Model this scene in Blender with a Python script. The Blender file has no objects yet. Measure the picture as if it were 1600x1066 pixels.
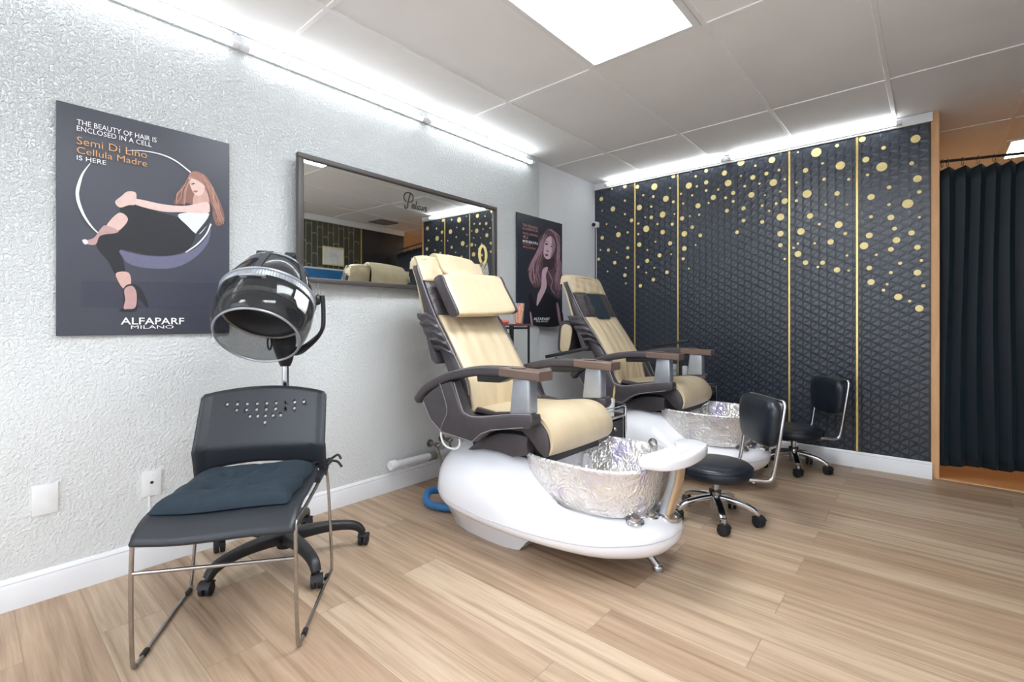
import bpy, bmesh, math, random
from mathutils import Vector, Matrix
random.seed(7)
PI = math.pi
scene = bpy.context.scene
C = scene.collection

# ---------------------------------------------------------------- camera, world, exposure
cam_d = bpy.data.cameras.new('camera')
cam = bpy.data.objects.new('camera', cam_d); C.objects.link(cam)
cam.location = (2.51, 0.0, 1.04)
cam.rotation_euler = (PI/2, 0, math.radians(41.06))
cam_d.sensor_width = 36.0
cam_d.lens = 36.0*752/1600
cam_d.shift_y = -30/1600
cam_d.clip_start = 0.02
scene.camera = cam
vs = scene.view_settings
vs.view_transform = 'Standard'; vs.look = 'None'; vs.gamma = 1.0; vs.exposure = 1.0
vs.use_curve_mapping = False
scene.cycles.use_denoising = True
scene.cycles.max_bounces = 10
scene.cycles.diffuse_bounces = 6
scene.cycles.glossy_bounces = 6
scene.cycles.transparent_max_bounces = 16
scene.cycles.sample_clamp_indirect = 6.0
w = bpy.data.worlds.new('fill_sky'); scene.world = w; w.use_nodes = True
w.node_tree.nodes['Background'].inputs[0].default_value = (0.78, 0.88, 1.0, 1)
w.node_tree.nodes['Background'].inputs[1].default_value = 2.2
# fill light: bright sky through an unseen window added behind the camera
pd = bpy.data.lights.new('window_fill_portal', 'AREA'); pd.shape = 'RECTANGLE'; pd.size = 2.9; pd.size_y = 1.85; pd.cycles.is_portal = True
po = bpy.data.objects.new('window_fill_portal', pd); C.objects.link(po); po.location = (1.75, -2.71, 1.35); po.rotation_euler = (PI/2, 0, PI)
LED_POWER = 9.5
PANEL_POWER = 11.0
WARM_POWER = 7.0
COOL = (0.91, 0.965, 1.0)
WARM = (1.0, 0.86, 0.66)

# ---------------------------------------------------------------- helpers
def lin(h):
    h = h.lstrip('#'); o = []
    for i in (0, 2, 4):
        v = int(h[i:i+2], 16)/255
        o.append(v/12.92 if v <= 0.04045 else ((v+0.055)/1.055)**2.4)
    return (*o, 1.0)

class NT:
    def __init__(s, name):
        s.m = bpy.data.materials.new(name); s.m.use_nodes = True
        s.t = s.m.node_tree; s.b = s.t.nodes['Principled BSDF']
    def n(s, typ, **kw):
        x = s.t.nodes.new(typ)
        for k, v in kw.items():
            if k.startswith('i_'): 
                key = k[2:]
                x.inputs[int(key) if key.isdigit() else key].default_value = v
            else: setattr(x, k, v)
        return x
    def l(s, a, b): s.t.links.new(a, b)
    def math(s, op, a, b=None, c=None):
        x = s.n('ShaderNodeMath', operation=op)
        for i, v in enumerate((a, b, c)):
            if v is None: continue
            if isinstance(v, (int, float)): x.inputs[i].default_value = v
            else: s.l(v, x.inputs[i])
        return x.outputs[0]
    def ramp(s, fac, stops):
        r = s.n('ShaderNodeValToRGB'); s.l(fac, r.inputs[0])
        e = r.color_ramp.elements
        while len(e) < len(stops): e.new(0.5)
        for el, (p, col) in zip(e, stops): el.position = p; el.color = col
        return r.outputs[0]
    def bump(s, h, strength=0.3, dist=0.01):
        b = s.n('ShaderNodeBump', i_Strength=strength, i_Distance=dist)
        s.l(h, b.inputs['Height']); s.l(b.outputs[0], s.b.inputs['Normal']); return b

def mat(name, col, rough=0.5, metal=0.0, var=0.06, scale=18, bump=0.0, bscale=120, bdist=0.002, coat=0.0, trans=0.0, stretch=None, spec=None):
    """procedural material: base colour with a faint noise variation and optional bump"""
    k = NT(name); b = k.b
    c = lin(col) if isinstance(col, str) else col
    tc = k.n('ShaderNodeTexCoord')
    src = tc.outputs['Object']
    if stretch:
        mp = k.n('ShaderNodeMapping'); mp.inputs['Scale'].default_value = stretch
        k.l(src, mp.inputs[0]); src = mp.outputs[0]
    nz = k.n('ShaderNodeTexNoise', i_Scale=scale, i_Detail=4.0); k.l(src, nz.inputs['Vector'])
    lo = tuple(max(0, v*(1-var)) for v in c[:3])+(1,); hi = tuple(min(1, v*(1+var)) for v in c[:3])+(1,)
    k.l(k.ramp(nz.outputs['Fac'], [(0.3, lo), (0.7, hi)]), b.inputs['Base Color'])
    b.inputs['Roughness'].default_value = rough; b.inputs['Metallic'].default_value = metal
    if coat: b.inputs['Coat Weight'].default_value = coat; b.inputs['Coat Roughness'].default_value = 0.08
    if trans: b.inputs['Transmission Weight'].default_value = trans
    if spec is not None: b.inputs['Specular IOR Level'].default_value = spec
    if bump:
        n2 = k.n('ShaderNodeTexNoise', i_Scale=bscale, i_Detail=3.0); k.l(src, n2.inputs['Vector'])
        k.bump(n2.outputs['Fac'], bump, bdist)
    return k.m

def emit(name, col, strength):
    k = NT(name)
    k.b.inputs['Base Color'].default_value = (0.9, 0.9, 0.9, 1)
    k.b.inputs['Emission Color'].default_value = (*col, 1)
    k.b.inputs['Emission Strength'].default_value = strength
    return k.m

def smooth_pts(p, n=4, closed=False):
    """Catmull-Rom through tuples of any length"""
    out = []; m = len(p)
    rng = range(m if closed else m-1)
    for i in rng:
        a = p[(i-1) % m] if closed or i > 0 else p[0]
        b, c = p[i], p[(i+1) % m]
        d = p[(i+2) % m] if closed or i+2 < m else p[-1]
        for j in range(n):
            t = j/n
            out.append(tuple(0.5*((2*b[k])+(-a[k]+c[k])*t+(2*a[k]-5*b[k]+4*c[k]-d[k])*t*t+(-a[k]+3*b[k]-3*c[k]+d[k])*t**3) for k in range(len(b))))
    if not closed: out.append(tuple(p[-1]))
    return out

class MB:
    def __init__(s): s.bm = bmesh.new()
    def _merge(s, b2):
        me = bpy.data.meshes.new('tmp'); b2.to_mesh(me); b2.free()
        s.bm.from_mesh(me); bpy.data.meshes.remove(me); return s
    def box(s, x0, x1, y0, y1, z0, z1, bev=0.0, seg=2, M=None):
        b = bmesh.new(); bmesh.ops.create_cube(b, size=1)
        for v in b.verts:
            v.co = Vector(((x0+x1)/2+v.co.x*(x1-x0), (y0+y1)/2+v.co.y*(y1-y0), (z0+z1)/2+v.co.z*(z1-z0)))
        if bev: bmesh.ops.bevel(b, geom=b.edges[:], offset=bev, segments=seg, profile=0.5, affect='EDGES')
        if M is not None: b.transform(M)
        return s._merge(b)
    def rings(s, rings, cap=True, closed_u=True, closed_v=False):
        R = [[s.bm.verts.new(Vector(p)) for p in r] for r in rings]
        n = len(R[0]); m = len(R)
        for i in range(m if closed_v else m-1):
            a, b = R[i], R[(i+1) % m]
            for j in range(n if closed_u else n-1):
                q = [a[j], a[(j+1) % n], b[(j+1) % n], b[j]]
                try: s.bm.faces.new(q)
                except ValueError: pass
        if cap and not closed_v:
            for r in (R[0][::-1], R[-1]):
                try: s.bm.faces.new(r)
                except ValueError: pass
        return s
    def tube(s, pts, r, n=10, closed=False, smooth=0, prof=None, up=None):
        """round (or profiled) sweep; r may be a number or a list; prof = [(a,b)] in side/up axes"""
        p = [Vector(q) for q in pts]
        rr = list(r) if isinstance(r, (list, tuple)) else [r]*len(p)
        if smooth:
            t = smooth_pts([(*q, k) for q, k in zip(p, rr)], smooth, closed)
            p = [Vector(q[:3]) for q in t]; rr = [q[3] for q in t]
        m = len(p); rings = []; nrm = None
        for i in range(m):
            if closed: d = p[(i+1) % m]-p[i-1]
            elif i == 0: d = p[1]-p[0]
            elif i == m-1: d = p[-1]-p[-2]
            else: d = (p[i+1]-p[i]).normalized()+(p[i]-p[i-1]).normalized()
            d = d.normalized() if d.length > 1e-9 else Vector((0, 0, 1))
            if up is not None:
                side = d.cross(Vector(up)).normalized(); u2 = side.cross(d).normalized()
            else:
                if nrm is None:
                    h = Vector((0, 0, 1)) if abs(d.z) < 0.9 else Vector((1, 0, 0))
                    nrm = d.cross(h).normalized()
                nrm = (nrm-d*nrm.dot(d)).normalized(); side = nrm; u2 = d.cross(side).normalized()
            if prof: rings.append([p[i]+side*a*rr[i]+u2*b*rr[i] for a, b in prof])
            else: rings.append([p[i]+(side*math.cos(2*PI*k/n)+u2*math.sin(2*PI*k/n))*rr[i] for k in range(n)])
        return s.rings(rings, True, True, closed)
    def lathe(s, prof, o=(0, 0, 0), axis=(0, 0, 1), n=32, sx=1.0):
        q = Vector(axis).normalized().to_track_quat('Z', 'Y').to_matrix(); o = Vector(o)
        return s.rings([[o+q @ Vector((max(r, 1e-4)*math.cos(2*PI*k/n)*sx, max(r, 1e-4)*math.sin(2*PI*k/n), h)) for k in range(n)] for r, h in prof])
    def prism(s, poly, f, d0, d1, bev=0.0, seg=2):
        """poly of 2-D points; f(a,b,d) gives 3-D; extruded d0..d1"""
        b = bmesh.new()
        A = [b.verts.new(Vector(f(x, y, d0))) for x, y in poly]; B = [b.verts.new(Vector(f(x, y, d1))) for x, y in poly]
        n = len(poly)
        b.faces.new(A); b.faces.new(B[::-1])
        for i in range(n): b.faces.new([A[i], B[i], B[(i+1) % n], A[(i+1) % n]])
        bmesh.ops.recalc_face_normals(b, faces=b.faces[:])
        if bev:
            ed = [e for e in b.edges if e.calc_face_angle(0) > 0.5]
            bmesh.ops.bevel(b, geom=ed, offset=bev, segments=seg, profile=0.5, affect='EDGES', clamp_overlap=True)
        return s._merge(b)
    def face(s, pts):
        s.bm.faces.new([s.bm.verts.new(Vector(p)) for p in pts]); return s
    def grid(s, f, nu, nv):
        V = [[s.bm.verts.new(Vector(f(i/nu, j/nv))) for j in range(nv+1)] for i in range(nu+1)]
        for i in range(nu):
            for j in range(nv): s.bm.faces.new([V[i][j], V[i+1][j], V[i+1][j+1], V[i][j+1]])
        return s
    def ball(s, c, r, n=16):
        if isinstance(r, (int, float)): r = (r, r, r)
        b = bmesh.new(); bmesh.ops.create_uvsphere(b, u_segments=n, v_segments=max(6, n//2), radius=1)
        for v in b.verts: v.co = Vector((c[0]+v.co.x*r[0], c[1]+v.co.y*r[1], c[2]+v.co.z*r[2]))
        return s._merge(b)
    def move(s, M): s.bm.transform(M); return s
    def build(s, name, m, parent=None, angle=40, recalc=True, sub=0, solid=0.0):
        if recalc: bmesh.ops.recalc_face_normals(s.bm, faces=s.bm.faces[:])
        me = bpy.data.meshes.new(name); s.bm.to_mesh(me); s.bm.free()
        me.polygons.foreach_set('use_smooth', [True]*len(me.polygons))
        me.set_sharp_from_angle(angle=math.radians(angle))
        me.materials.append(m)
        o = bpy.data.objects.new(name, me); C.objects.link(o)
        if parent: o.parent = parent
        if solid:
            md = o.modifiers.new('thickness', 'SOLIDIFY'); md.thickness = solid; md.offset = 0
        if sub:
            md = o.modifiers.new('smooth', 'SUBSURF'); md.levels = sub; md.render_levels = sub
        return o

def tag(o, label, cat, group=None):
    o['label'] = label; o['category'] = cat
    if group: o['group'] = group
    return o
def thing(name, label, cat, loc=(0, 0, 0), rz=0.0, group=None):
    o = bpy.data.objects.new(name, None); C.objects.link(o); o.empty_display_size = 0.1
    o.location = loc; o.rotation_euler = (0, 0, rz); return tag(o, label, cat, group)
def struct(o): o['kind'] = 'structure'; return o
def clone(root, loc, rz=None, label=None):
    r = root.copy(); C.objects.link(r); r.location = loc
    if rz is not None: r.rotation_euler = (0, 0, rz)
    if label: r['label'] = label
    for ch in list(root.children):
        c = ch.copy(); C.objects.link(c); c.parent = r
        for g in list(ch.children):
            d = g.copy(); C.objects.link(d); d.parent = c
    return r
RR = [(0.5*math.copysign(abs(math.cos(a))**0.5, math.cos(a)), 0.5*math.copysign(abs(math.sin(a))**0.5, math.sin(a))) for a in [2*PI*(k+0.5)/20 for k in range(20)]]
def rrect(wd, ht): return [(a*wd, b*ht) for a, b in RR]
def ellip(n, rx, ry, e=2.0):
    o = []
    for k in range(n):
        a = 2*PI*k/n; c, s_ = math.cos(a), math.sin(a)
        o.append((rx*math.copysign(abs(c)**(2/e), c), ry*math.copysign(abs(s_)**(2/e), s_)))
    return o
def interp(tab, x):
    if x <= tab[0][0]: return tab[0][1]
    for (a, va), (b, vb) in zip(tab, tab[1:]):
        if x <= b: 
            t = (x-a)/(b-a); return va+(vb-va)*t
    return tab[-1][1]
def text_mesh(txt, bold=0.0):
    cu = bpy.data.curves.new('t', 'FONT'); cu.body = txt; cu.size = 1; cu.offset = bold; cu.resolution_u = 3
    o = bpy.data.objects.new('t', cu); C.objects.link(o)
    dg = bpy.context.evaluated_depsgraph_get(); dg.update()
    me = bpy.data.meshes.new_from_object(o.evaluated_get(dg))
    bpy.data.objects.remove(o); bpy.data.curves.remove(cu)
    xs = [v.co.x for v in me.vertices]; ys = [v.co.y for v in me.vertices]
    return me, min(xs), max(xs), min(ys), max(ys)
def add_text(mb, txt, u0, u1, v0, v1, f, bold=0.0):
    """fit txt into the box u0..u1, v0..v1; f(u,v) gives 3-D"""
    me, a, b, c, d = text_mesh(txt, bold)
    for v in me.vertices:
        v.co = Vector(f(u0+(v.co.x-a)/(b-a)*(u1-u0), v0+(v.co.y-c)/(d-c)*(v1-v0)))
    mb.bm.from_mesh(me); bpy.data.meshes.remove(me); return mb

# ---------------------------------------------------------------- materials
def wall_mat(name, col, rough_part=True):
    k = NT(name); tc = k.n('ShaderNodeTexCoord'); P = tc.outputs['Object']
    k.b.inputs['Base Color'].default_value = lin(col); k.b.inputs['Roughness'].default_value = 0.55
    k.b.inputs['Specular IOR Level'].default_value = 0.35
    n1 = k.n('ShaderNodeTexNoise', i_Scale=85.0, i_Detail=3.0, i_Roughness=0.6); k.l(P, n1.inputs['Vector'])
    n2 = k.n('ShaderNodeTexNoise', i_Scale=22.0, i_Detail=5.0, i_Distortion=1.5); k.l(P, n2.inputs['Vector'])
    n3 = k.n('ShaderNodeTexNoise', i_Scale=1.6, i_Detail=2.0); k.l(P, n3.inputs['Vector'])
    sep = k.n('ShaderNodeSeparateXYZ'); k.l(P, sep.inputs[0])
    # the plaster is stippled coarsely above shoulder height and trowelled smoother below
    hz = k.n('ShaderNodeMapRange', i_1=0.7, i_2=1.9, i_3=0.25, i_4=1.0); k.l(sep.outputs['Z'], hz.inputs[0])
    pop = k.ramp(n1.outputs['Fac'], [(0.42, (0, 0, 0, 1)), (0.62, (1, 1, 1, 1))])
    a = k.math('MULTIPLY', k.math('MULTIPLY', pop, hz.outputs[0]), 0.6 if rough_part else 0.04)
    b = k.math('MULTIPLY', n2.outputs['Fac'], 0.5 if rough_part else 0.25)
    c = k.math('MULTIPLY', k.ramp(n3.outputs['Fac'], [(0.4, (0.4, 0.4, 0.4, 1)), (0.6, (1, 1, 1, 1))]), b)
    k.bump(k.math('ADD', a, c), 1.0, 0.013)
    return k.m
M = {}
M['wall'] = wall_mat('white_textured_plaster', '#e5e8e9')
M['wall_s'] = wall_mat('white_smooth_plaster', '#e4e6e9', False)
M['white_paint'] = mat('white_gloss_paint', '#e6e7ea', 0.35, var=0.03, scale=6, bump=0.15, bscale=30)
M['tile'] = mat('grey_white_ceiling_tile', '#efeeee', 0.85, var=0.02, scale=3, bump=0.12, bscale=260, bdist=0.001)
M['grid'] = mat('white_ceiling_grid_metal', '#efefef', 0.4, var=0.02)
M['tan'] = mat('tan_wall_paint', '#e2c5a0', 0.6, var=0.04, scale=5)
M['jamb'] = mat('tan_wood_jamb', '#d9a877', 0.5, var=0.1, scale=8, stretch=(8, 8, 0.6))
M['warmfloor'] = mat('orange_oak_floor', '#b9814f', 0.45, var=0.15, scale=6, stretch=(1, 12, 1))

def floor_mat():
    k = NT('oak_vinyl_planks'); tc = k.n('ShaderNodeTexCoord'); P = tc.outputs['Object']
    mp = k.n('ShaderNodeMapping'); k.l(P, mp.inputs[0]); mp.inputs['Location'].default_value = (0.35, 0.05, 0)
    br = k.n('ShaderNodeTexBrick', offset=0.37, offset_frequency=2, squash=1.0)
    k.l(mp.outputs[0], br.inputs['Vector'])
    br.inputs['Color1'].default_value = (0, 0, 0, 1); br.inputs['Color2'].default_value = (1, 1, 1, 1); br.inputs['Mortar'].default_value = (0.5, 0.5, 0.5, 1)
    br.inputs['Scale'].default_value = 1.0; br.inputs['Mortar Size'].default_value = 0.0012; br.inputs['Mortar Smooth'].default_value = 0.1
    br.inputs['Brick Width'].default_value = 1.22; br.inputs['Row Height'].default_value = 0.178
    # each plank reads its own piece of the grain
    off = k.n('ShaderNodeVectorMath', operation='SCALE'); k.l(br.outputs['Color'], off.inputs[0]); off.inputs['Scale'].default_value = 7.3
    ad = k.n('ShaderNodeVectorMath', operation='ADD'); k.l(P, ad.inputs[0]); k.l(off.outputs[0], ad.inputs[1])
    m2 = k.n('ShaderNodeMapping'); m2.inputs['Scale'].default_value = (0.55, 13, 1); k.l(ad.outputs[0], m2.inputs[0])
    g1 = k.n('ShaderNodeTexNoise', i_Scale=2.2, i_Detail=7.0, i_Roughness=0.62, i_Distortion=0.15); k.l(m2.outputs[0], g1.inputs['Vector'])
    m3 = k.n('ShaderNodeMapping'); m3.inputs['Scale'].default_value = (3, 95, 1); k.l(ad.outputs[0], m3.inputs[0])
    g2 = k.n('ShaderNodeTexNoise', i_Scale=2.0, i_Detail=4.0); k.l(m3.outputs[0], g2.inputs['Vector'])
    col = k.ramp(g1.outputs['Fac'], [(0.26, lin('#86745f')), (0.40, lin('#ad9a86')), (0.54, lin('#c2af9b')), (0.75, lin('#d1c2b1'))])
    tone = k.ramp(br.outputs['Color'], [(0.0, lin('#ddcdc0')), (0.5, lin('#f0e6dc')), (1.0, lin('#fffaf2'))])
    mx = k.n('ShaderNodeMix', data_type='RGBA', blend_type='MULTIPLY'); mx.inputs[0].default_value = 1.0
    k.l(col, mx.inputs[6]); k.l(tone, mx.inputs[7])
    fine = k.ramp(g2.outputs['Fac'], [(0.3, (0.86, 0.85, 0.84, 1)), (0.6, (1, 1, 1, 1))])
    mf = k.n('ShaderNodeMix', data_type='RGBA', blend_type='MULTIPLY'); mf.inputs[0].default_value = 0.8
    k.l(mx.outputs[2], mf.inputs[6]); k.l(fine, mf.inputs[7])
    ms = k.n('ShaderNodeMix', data_type='RGBA', blend_type='MIX'); k.l(br.outputs['Fac'], ms.inputs[0])
    k.l(mf.outputs[2], ms.inputs[6]); ms.inputs[7].default_value = lin('#8b7763')
    k.l(ms.outputs[2], k.b.inputs['Base Color'])
    k.b.inputs['Roughness'].default_value = 0.42; k.b.inputs['Specular IOR Level'].default_value = 0.4
    hb = k.math('ADD', k.math('MULTIPLY', g2.outputs['Fac'], 0.25), k.math('MULTIPLY', br.outputs['Fac'], -1.0))
    k.bump(hb, 0.2, 0.002)
    return k.m
M['floor'] = floor_mat()

def paper_mat():
    """dark slate vinyl wallpaper embossed with fans of little triangles"""
    k = NT('embossed_slate_wallpaper'); tc = k.n('ShaderNodeTexCoord'); P = tc.outputs['Object']
    sep = k.n('ShaderNodeSeparateXYZ'); k.l(P, sep.inputs[0]); x, z = sep.outputs['X'], sep.outputs['Z']
    S = 1/0.052
    ws = []
    for a in (0.0, 60.0, 120.0):
        ca, sa = math.cos(math.radians(a))*S, math.sin(math.radians(a))*S
        u = k.math('ADD', k.math('MULTIPLY', x, ca), k.math('MULTIPLY', z, sa))
        ws.append(k.math('FRACT', u))
    # three sets of parallel lines make a triangular net; along each line runs a row of thin pressed wedges, meeting in pinwheels
    hs = None
    for i in range(3):
        q = k.math('MINIMUM', k.math('DIVIDE', ws[(i+1) % 3], k.math('MULTIPLY_ADD', ws[i], 0.46, 0.02)), 1.0)
        hs = q if hs is None else k.math('MULTIPLY', hs, k.math('MULTIPLY_ADD', q, 0.999, 0.001))
    nz = k.n('ShaderNodeTexNoise', i_Scale=420.0, i_Detail=2.0); k.l(P, nz.inputs['Vector'])
    big = k.n('ShaderNodeTexNoise', i_Scale=1.6, i_Detail=3.0); k.l(P, big.inputs['Vector'])
    k.bump(k.math('ADD', hs, k.math('MULTIPLY', nz.outputs['Fac'], 0.08)), 0.35, 0.006)
    press = k.ramp(hs, [(0.5, lin('#232831')), (0.95, lin('#383e4a'))])
    wear = k.ramp(big.outputs['Fac'], [(0.35, (0.82, 0.84, 0.88, 1)), (0.65, (1, 1, 1, 1))])
    mx = k.n('ShaderNodeMix', data_type='RGBA', blend_type='MULTIPLY'); mx.inputs[0].default_value = 1.0
    k.l(press, mx.inputs[6]); k.l(wear, mx.inputs[7]); k.l(mx.outputs[2], k.b.inputs['Base Color'])
    k.b.inputs['Roughness'].default_value = 0.31; k.b.inputs['Specular IOR Level'].default_value = 0.6
    return k.m
M['paper'] = paper_mat()
M['gold'] = mat('brushed_gold_strip', '#e2c67c', 0.32, metal=0.7, var=0.1, scale=40)
M['golddot'] = mat('champagne_gold_foil', '#f0dc98', 0.45, metal=0.1, var=0.08, scale=60)
M['black'] = mat('black_plastic', '#1a1b1e', 0.42, var=0.1, scale=40, bump=0.05, bscale=500)
M['black_s'] = mat('black_rubber', '#1d1d20', 0.6, var=0.1, scale=50)
M['char'] = mat('charcoal_moulded_plastic', '#26292f', 0.42, var=0.05, scale=30, bump=0.08, bscale=600, bdist=0.0008)
M['chrome'] = mat('polished_chrome', '#c9c9cc', 0.14, metal=1.0, var=0.04, scale=20)
M['dullchrome'] = mat('worn_chrome_tube', '#a9a5a2', 0.24, metal=1.0, var=0.12, scale=35)
M['silver'] = mat('satin_silver_plastic', '#a9adb4', 0.32, metal=0.55, var=0.05, scale=20)
M['shell'] = mat('white_gloss_acrylic', '#e9e9ee', 0.16, var=0.015, scale=4, coat=0.5)
M['brown'] = mat('taupe_leatherette', '#423d41', 0.42, var=0.08, scale=25, bump=0.16, bscale=35, bdist=0.004)
M['brown_w'] = mat('creased_taupe_leatherette', '#423d41', 0.38, var=0.1, scale=14, bump=0.7, bscale=11, bdist=0.022, stretch=(1, 1, 2.2))
M['cream'] = mat('cream_leatherette', '#c9b798', 0.4, var=0.05, scale=9, bump=0.38, bscale=13, bdist=0.010, stretch=(1, 1.6, 0.5))
M['wood'] = mat('grey_brown_wood', '#6a5850', 0.4, var=0.15, scale=10, stretch=(2, 30, 30))
M['tanpost'] = mat('tan_plastic', '#b99d7c', 0.35, var=0.06)
M['leather'] = mat('black_vinyl_upholstery', '#1b2029', 0.34, var=0.08, scale=18, bump=0.15, bscale=40, bdist=0.003)
M['teal'] = mat('dark_teal_cotton', '#1a2a35', 0.85, var=0.14, scale=30, bump=0.35, bscale=26, bdist=0.012)
M['curtain'] = mat('navy_teal_curtain_cloth', '#0b1720', 0.6, var=0.12, scale=20, bump=0.1, bscale=200, bdist=0.001)
M['curtain'].node_tree.nodes['Principled BSDF'].inputs['Sheen Weight'].default_value = 0.4
M['curtain'].node_tree.nodes['Principled BSDF'].inputs['Sheen Tint'].default_value = lin('#4c7080')
M['blue'] = mat('blue_rubber_hose', '#2f6ea3', 0.45, var=0.1)
M['greyhose'] = mat('grey_hose', '#8b8780', 0.5, var=0.1)
M['frame'] = mat('dark_brown_frame', '#46413f', 0.45, var=0.08, scale=15, stretch=(20, 1, 20))
M['mirror'] = mat('mirror_silver', '#e3e6e4', 0.015, metal=1.0, var=0.004)
M['ink'] = mat('black_decal_vinyl', '#17181a', 0.5, var=0.05)
M['whiteplastic'] = mat('white_plastic', '#e8e9ea', 0.38, var=0.02)
M['led'] = emit('led_tube_glow', COOL, LED_POWER)
M['panel'] = emit('ceiling_panel_glow', COOL, PANEL_POWER)
M['warmpanel'] = emit('warm_panel_glow', WARM, WARM_POWER)

def foil_mat():
    k = NT('crinkled_iridescent_foil'); tc = k.n('ShaderNodeTexCoord'); P = tc.outputs['Object']
    wv = k.n('ShaderNodeTexNoise', i_Scale=9.0, i_Detail=3.0); k.l(P, wv.inputs['Vector'])
    ad = k.n('ShaderNodeVectorMath', operation='ADD'); k.l(P, ad.inputs[0])
    sc = k.n('ShaderNodeVectorMath', operation='SCALE'); k.l(wv.outputs['Color'], sc.inputs[0]); sc.inputs['Scale'].default_value = 0.12; k.l(sc.outputs[0], ad.inputs[1])
    v = k.n('ShaderNodeTexNoise', noise_type='RIDGED_MULTIFRACTAL', normalize=True, i_Scale=15.0, i_Detail=5.0, i_Roughness=0.6, i_Distortion=0.8); k.l(ad.outputs[0], v.inputs['Vector'])
    v2 = k.n('ShaderNodeTexVoronoi', feature='F1', i_Scale=75.0); k.l(ad.outputs[0], v2.inputs['Vector'])
    k.bump(k.math('ADD', k.math('MULTIPLY', v.outputs['Fac'], 1.1), k.math('MULTIPLY', v2.outputs['Distance'], 0.35)), 0.9, 0.016)
    n2 = k.n('ShaderNodeTexNoise', i_Scale=5.5, i_Detail=2.0); k.l(P, n2.inputs['Vector'])
    crease = k.ramp(v.outputs['Fac'], [(0.45, (1, 1, 1, 1)), (0.72, (0.72, 0.69, 0.66, 1)), (0.9, (1, 1, 1, 1))])
    tint = k.ramp(n2.outputs['Fac'], [(0.3, lin('#d2cce8')), (0.42, lin('#e9e5e2')), (0.55, lin('#f2f0ec')), (0.68, lin('#ddd5ca')), (0.8, lin('#c9d3f0'))])
    mx = k.n('ShaderNodeMix', data_type='RGBA', blend_type='MULTIPLY'); mx.inputs[0].default_value = 0.8
    k.l(tint, mx.inputs[6]); k.l(crease, mx.inputs[7]); k.l(mx.outputs[2], k.b.inputs['Base Color'])
    k.b.inputs['Metallic'].default_value = 0.55; k.b.inputs['Roughness'].default_value = 0.16
    k.b.inputs['Thin Film IOR'].default_value = 1.45
    th = k.math('MULTIPLY_ADD', n2.outputs['Fac'], 300.0, 180.0); k.l(th, k.b.inputs['Thin Film Thickness'])
    return k.m
M['foil'] = foil_mat()
def clear_mat(name, col, alpha, rough=0.08):
    """tinted see-through plastic: part clear, part glossy tint"""
    k = NT(name); nz = k.n('ShaderNodeTexNoise', i_Scale=6.0)
    k.l(k.ramp(nz.outputs['Fac'], [(0.3, tuple(c*0.9 for c in lin(col)[:3])+(1,)), (0.7, lin(col))]), k.b.inputs['Base Color'])
    k.b.inputs['Roughness'].default_value = rough; k.b.inputs['Alpha'].default_value = alpha
    k.b.inputs['Specular IOR Level'].default_value = 0.8
    return k.m
M['smoke'] = clear_mat('smoked_plastic_hood', '#26282d', 0.78)
M['visor'] = clear_mat('clear_smoky_visor', '#2f3235', 0.42)
M['glass'] = clear_mat('clear_drinking_glass', '#e8eef0', 0.14, 0.03)

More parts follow.
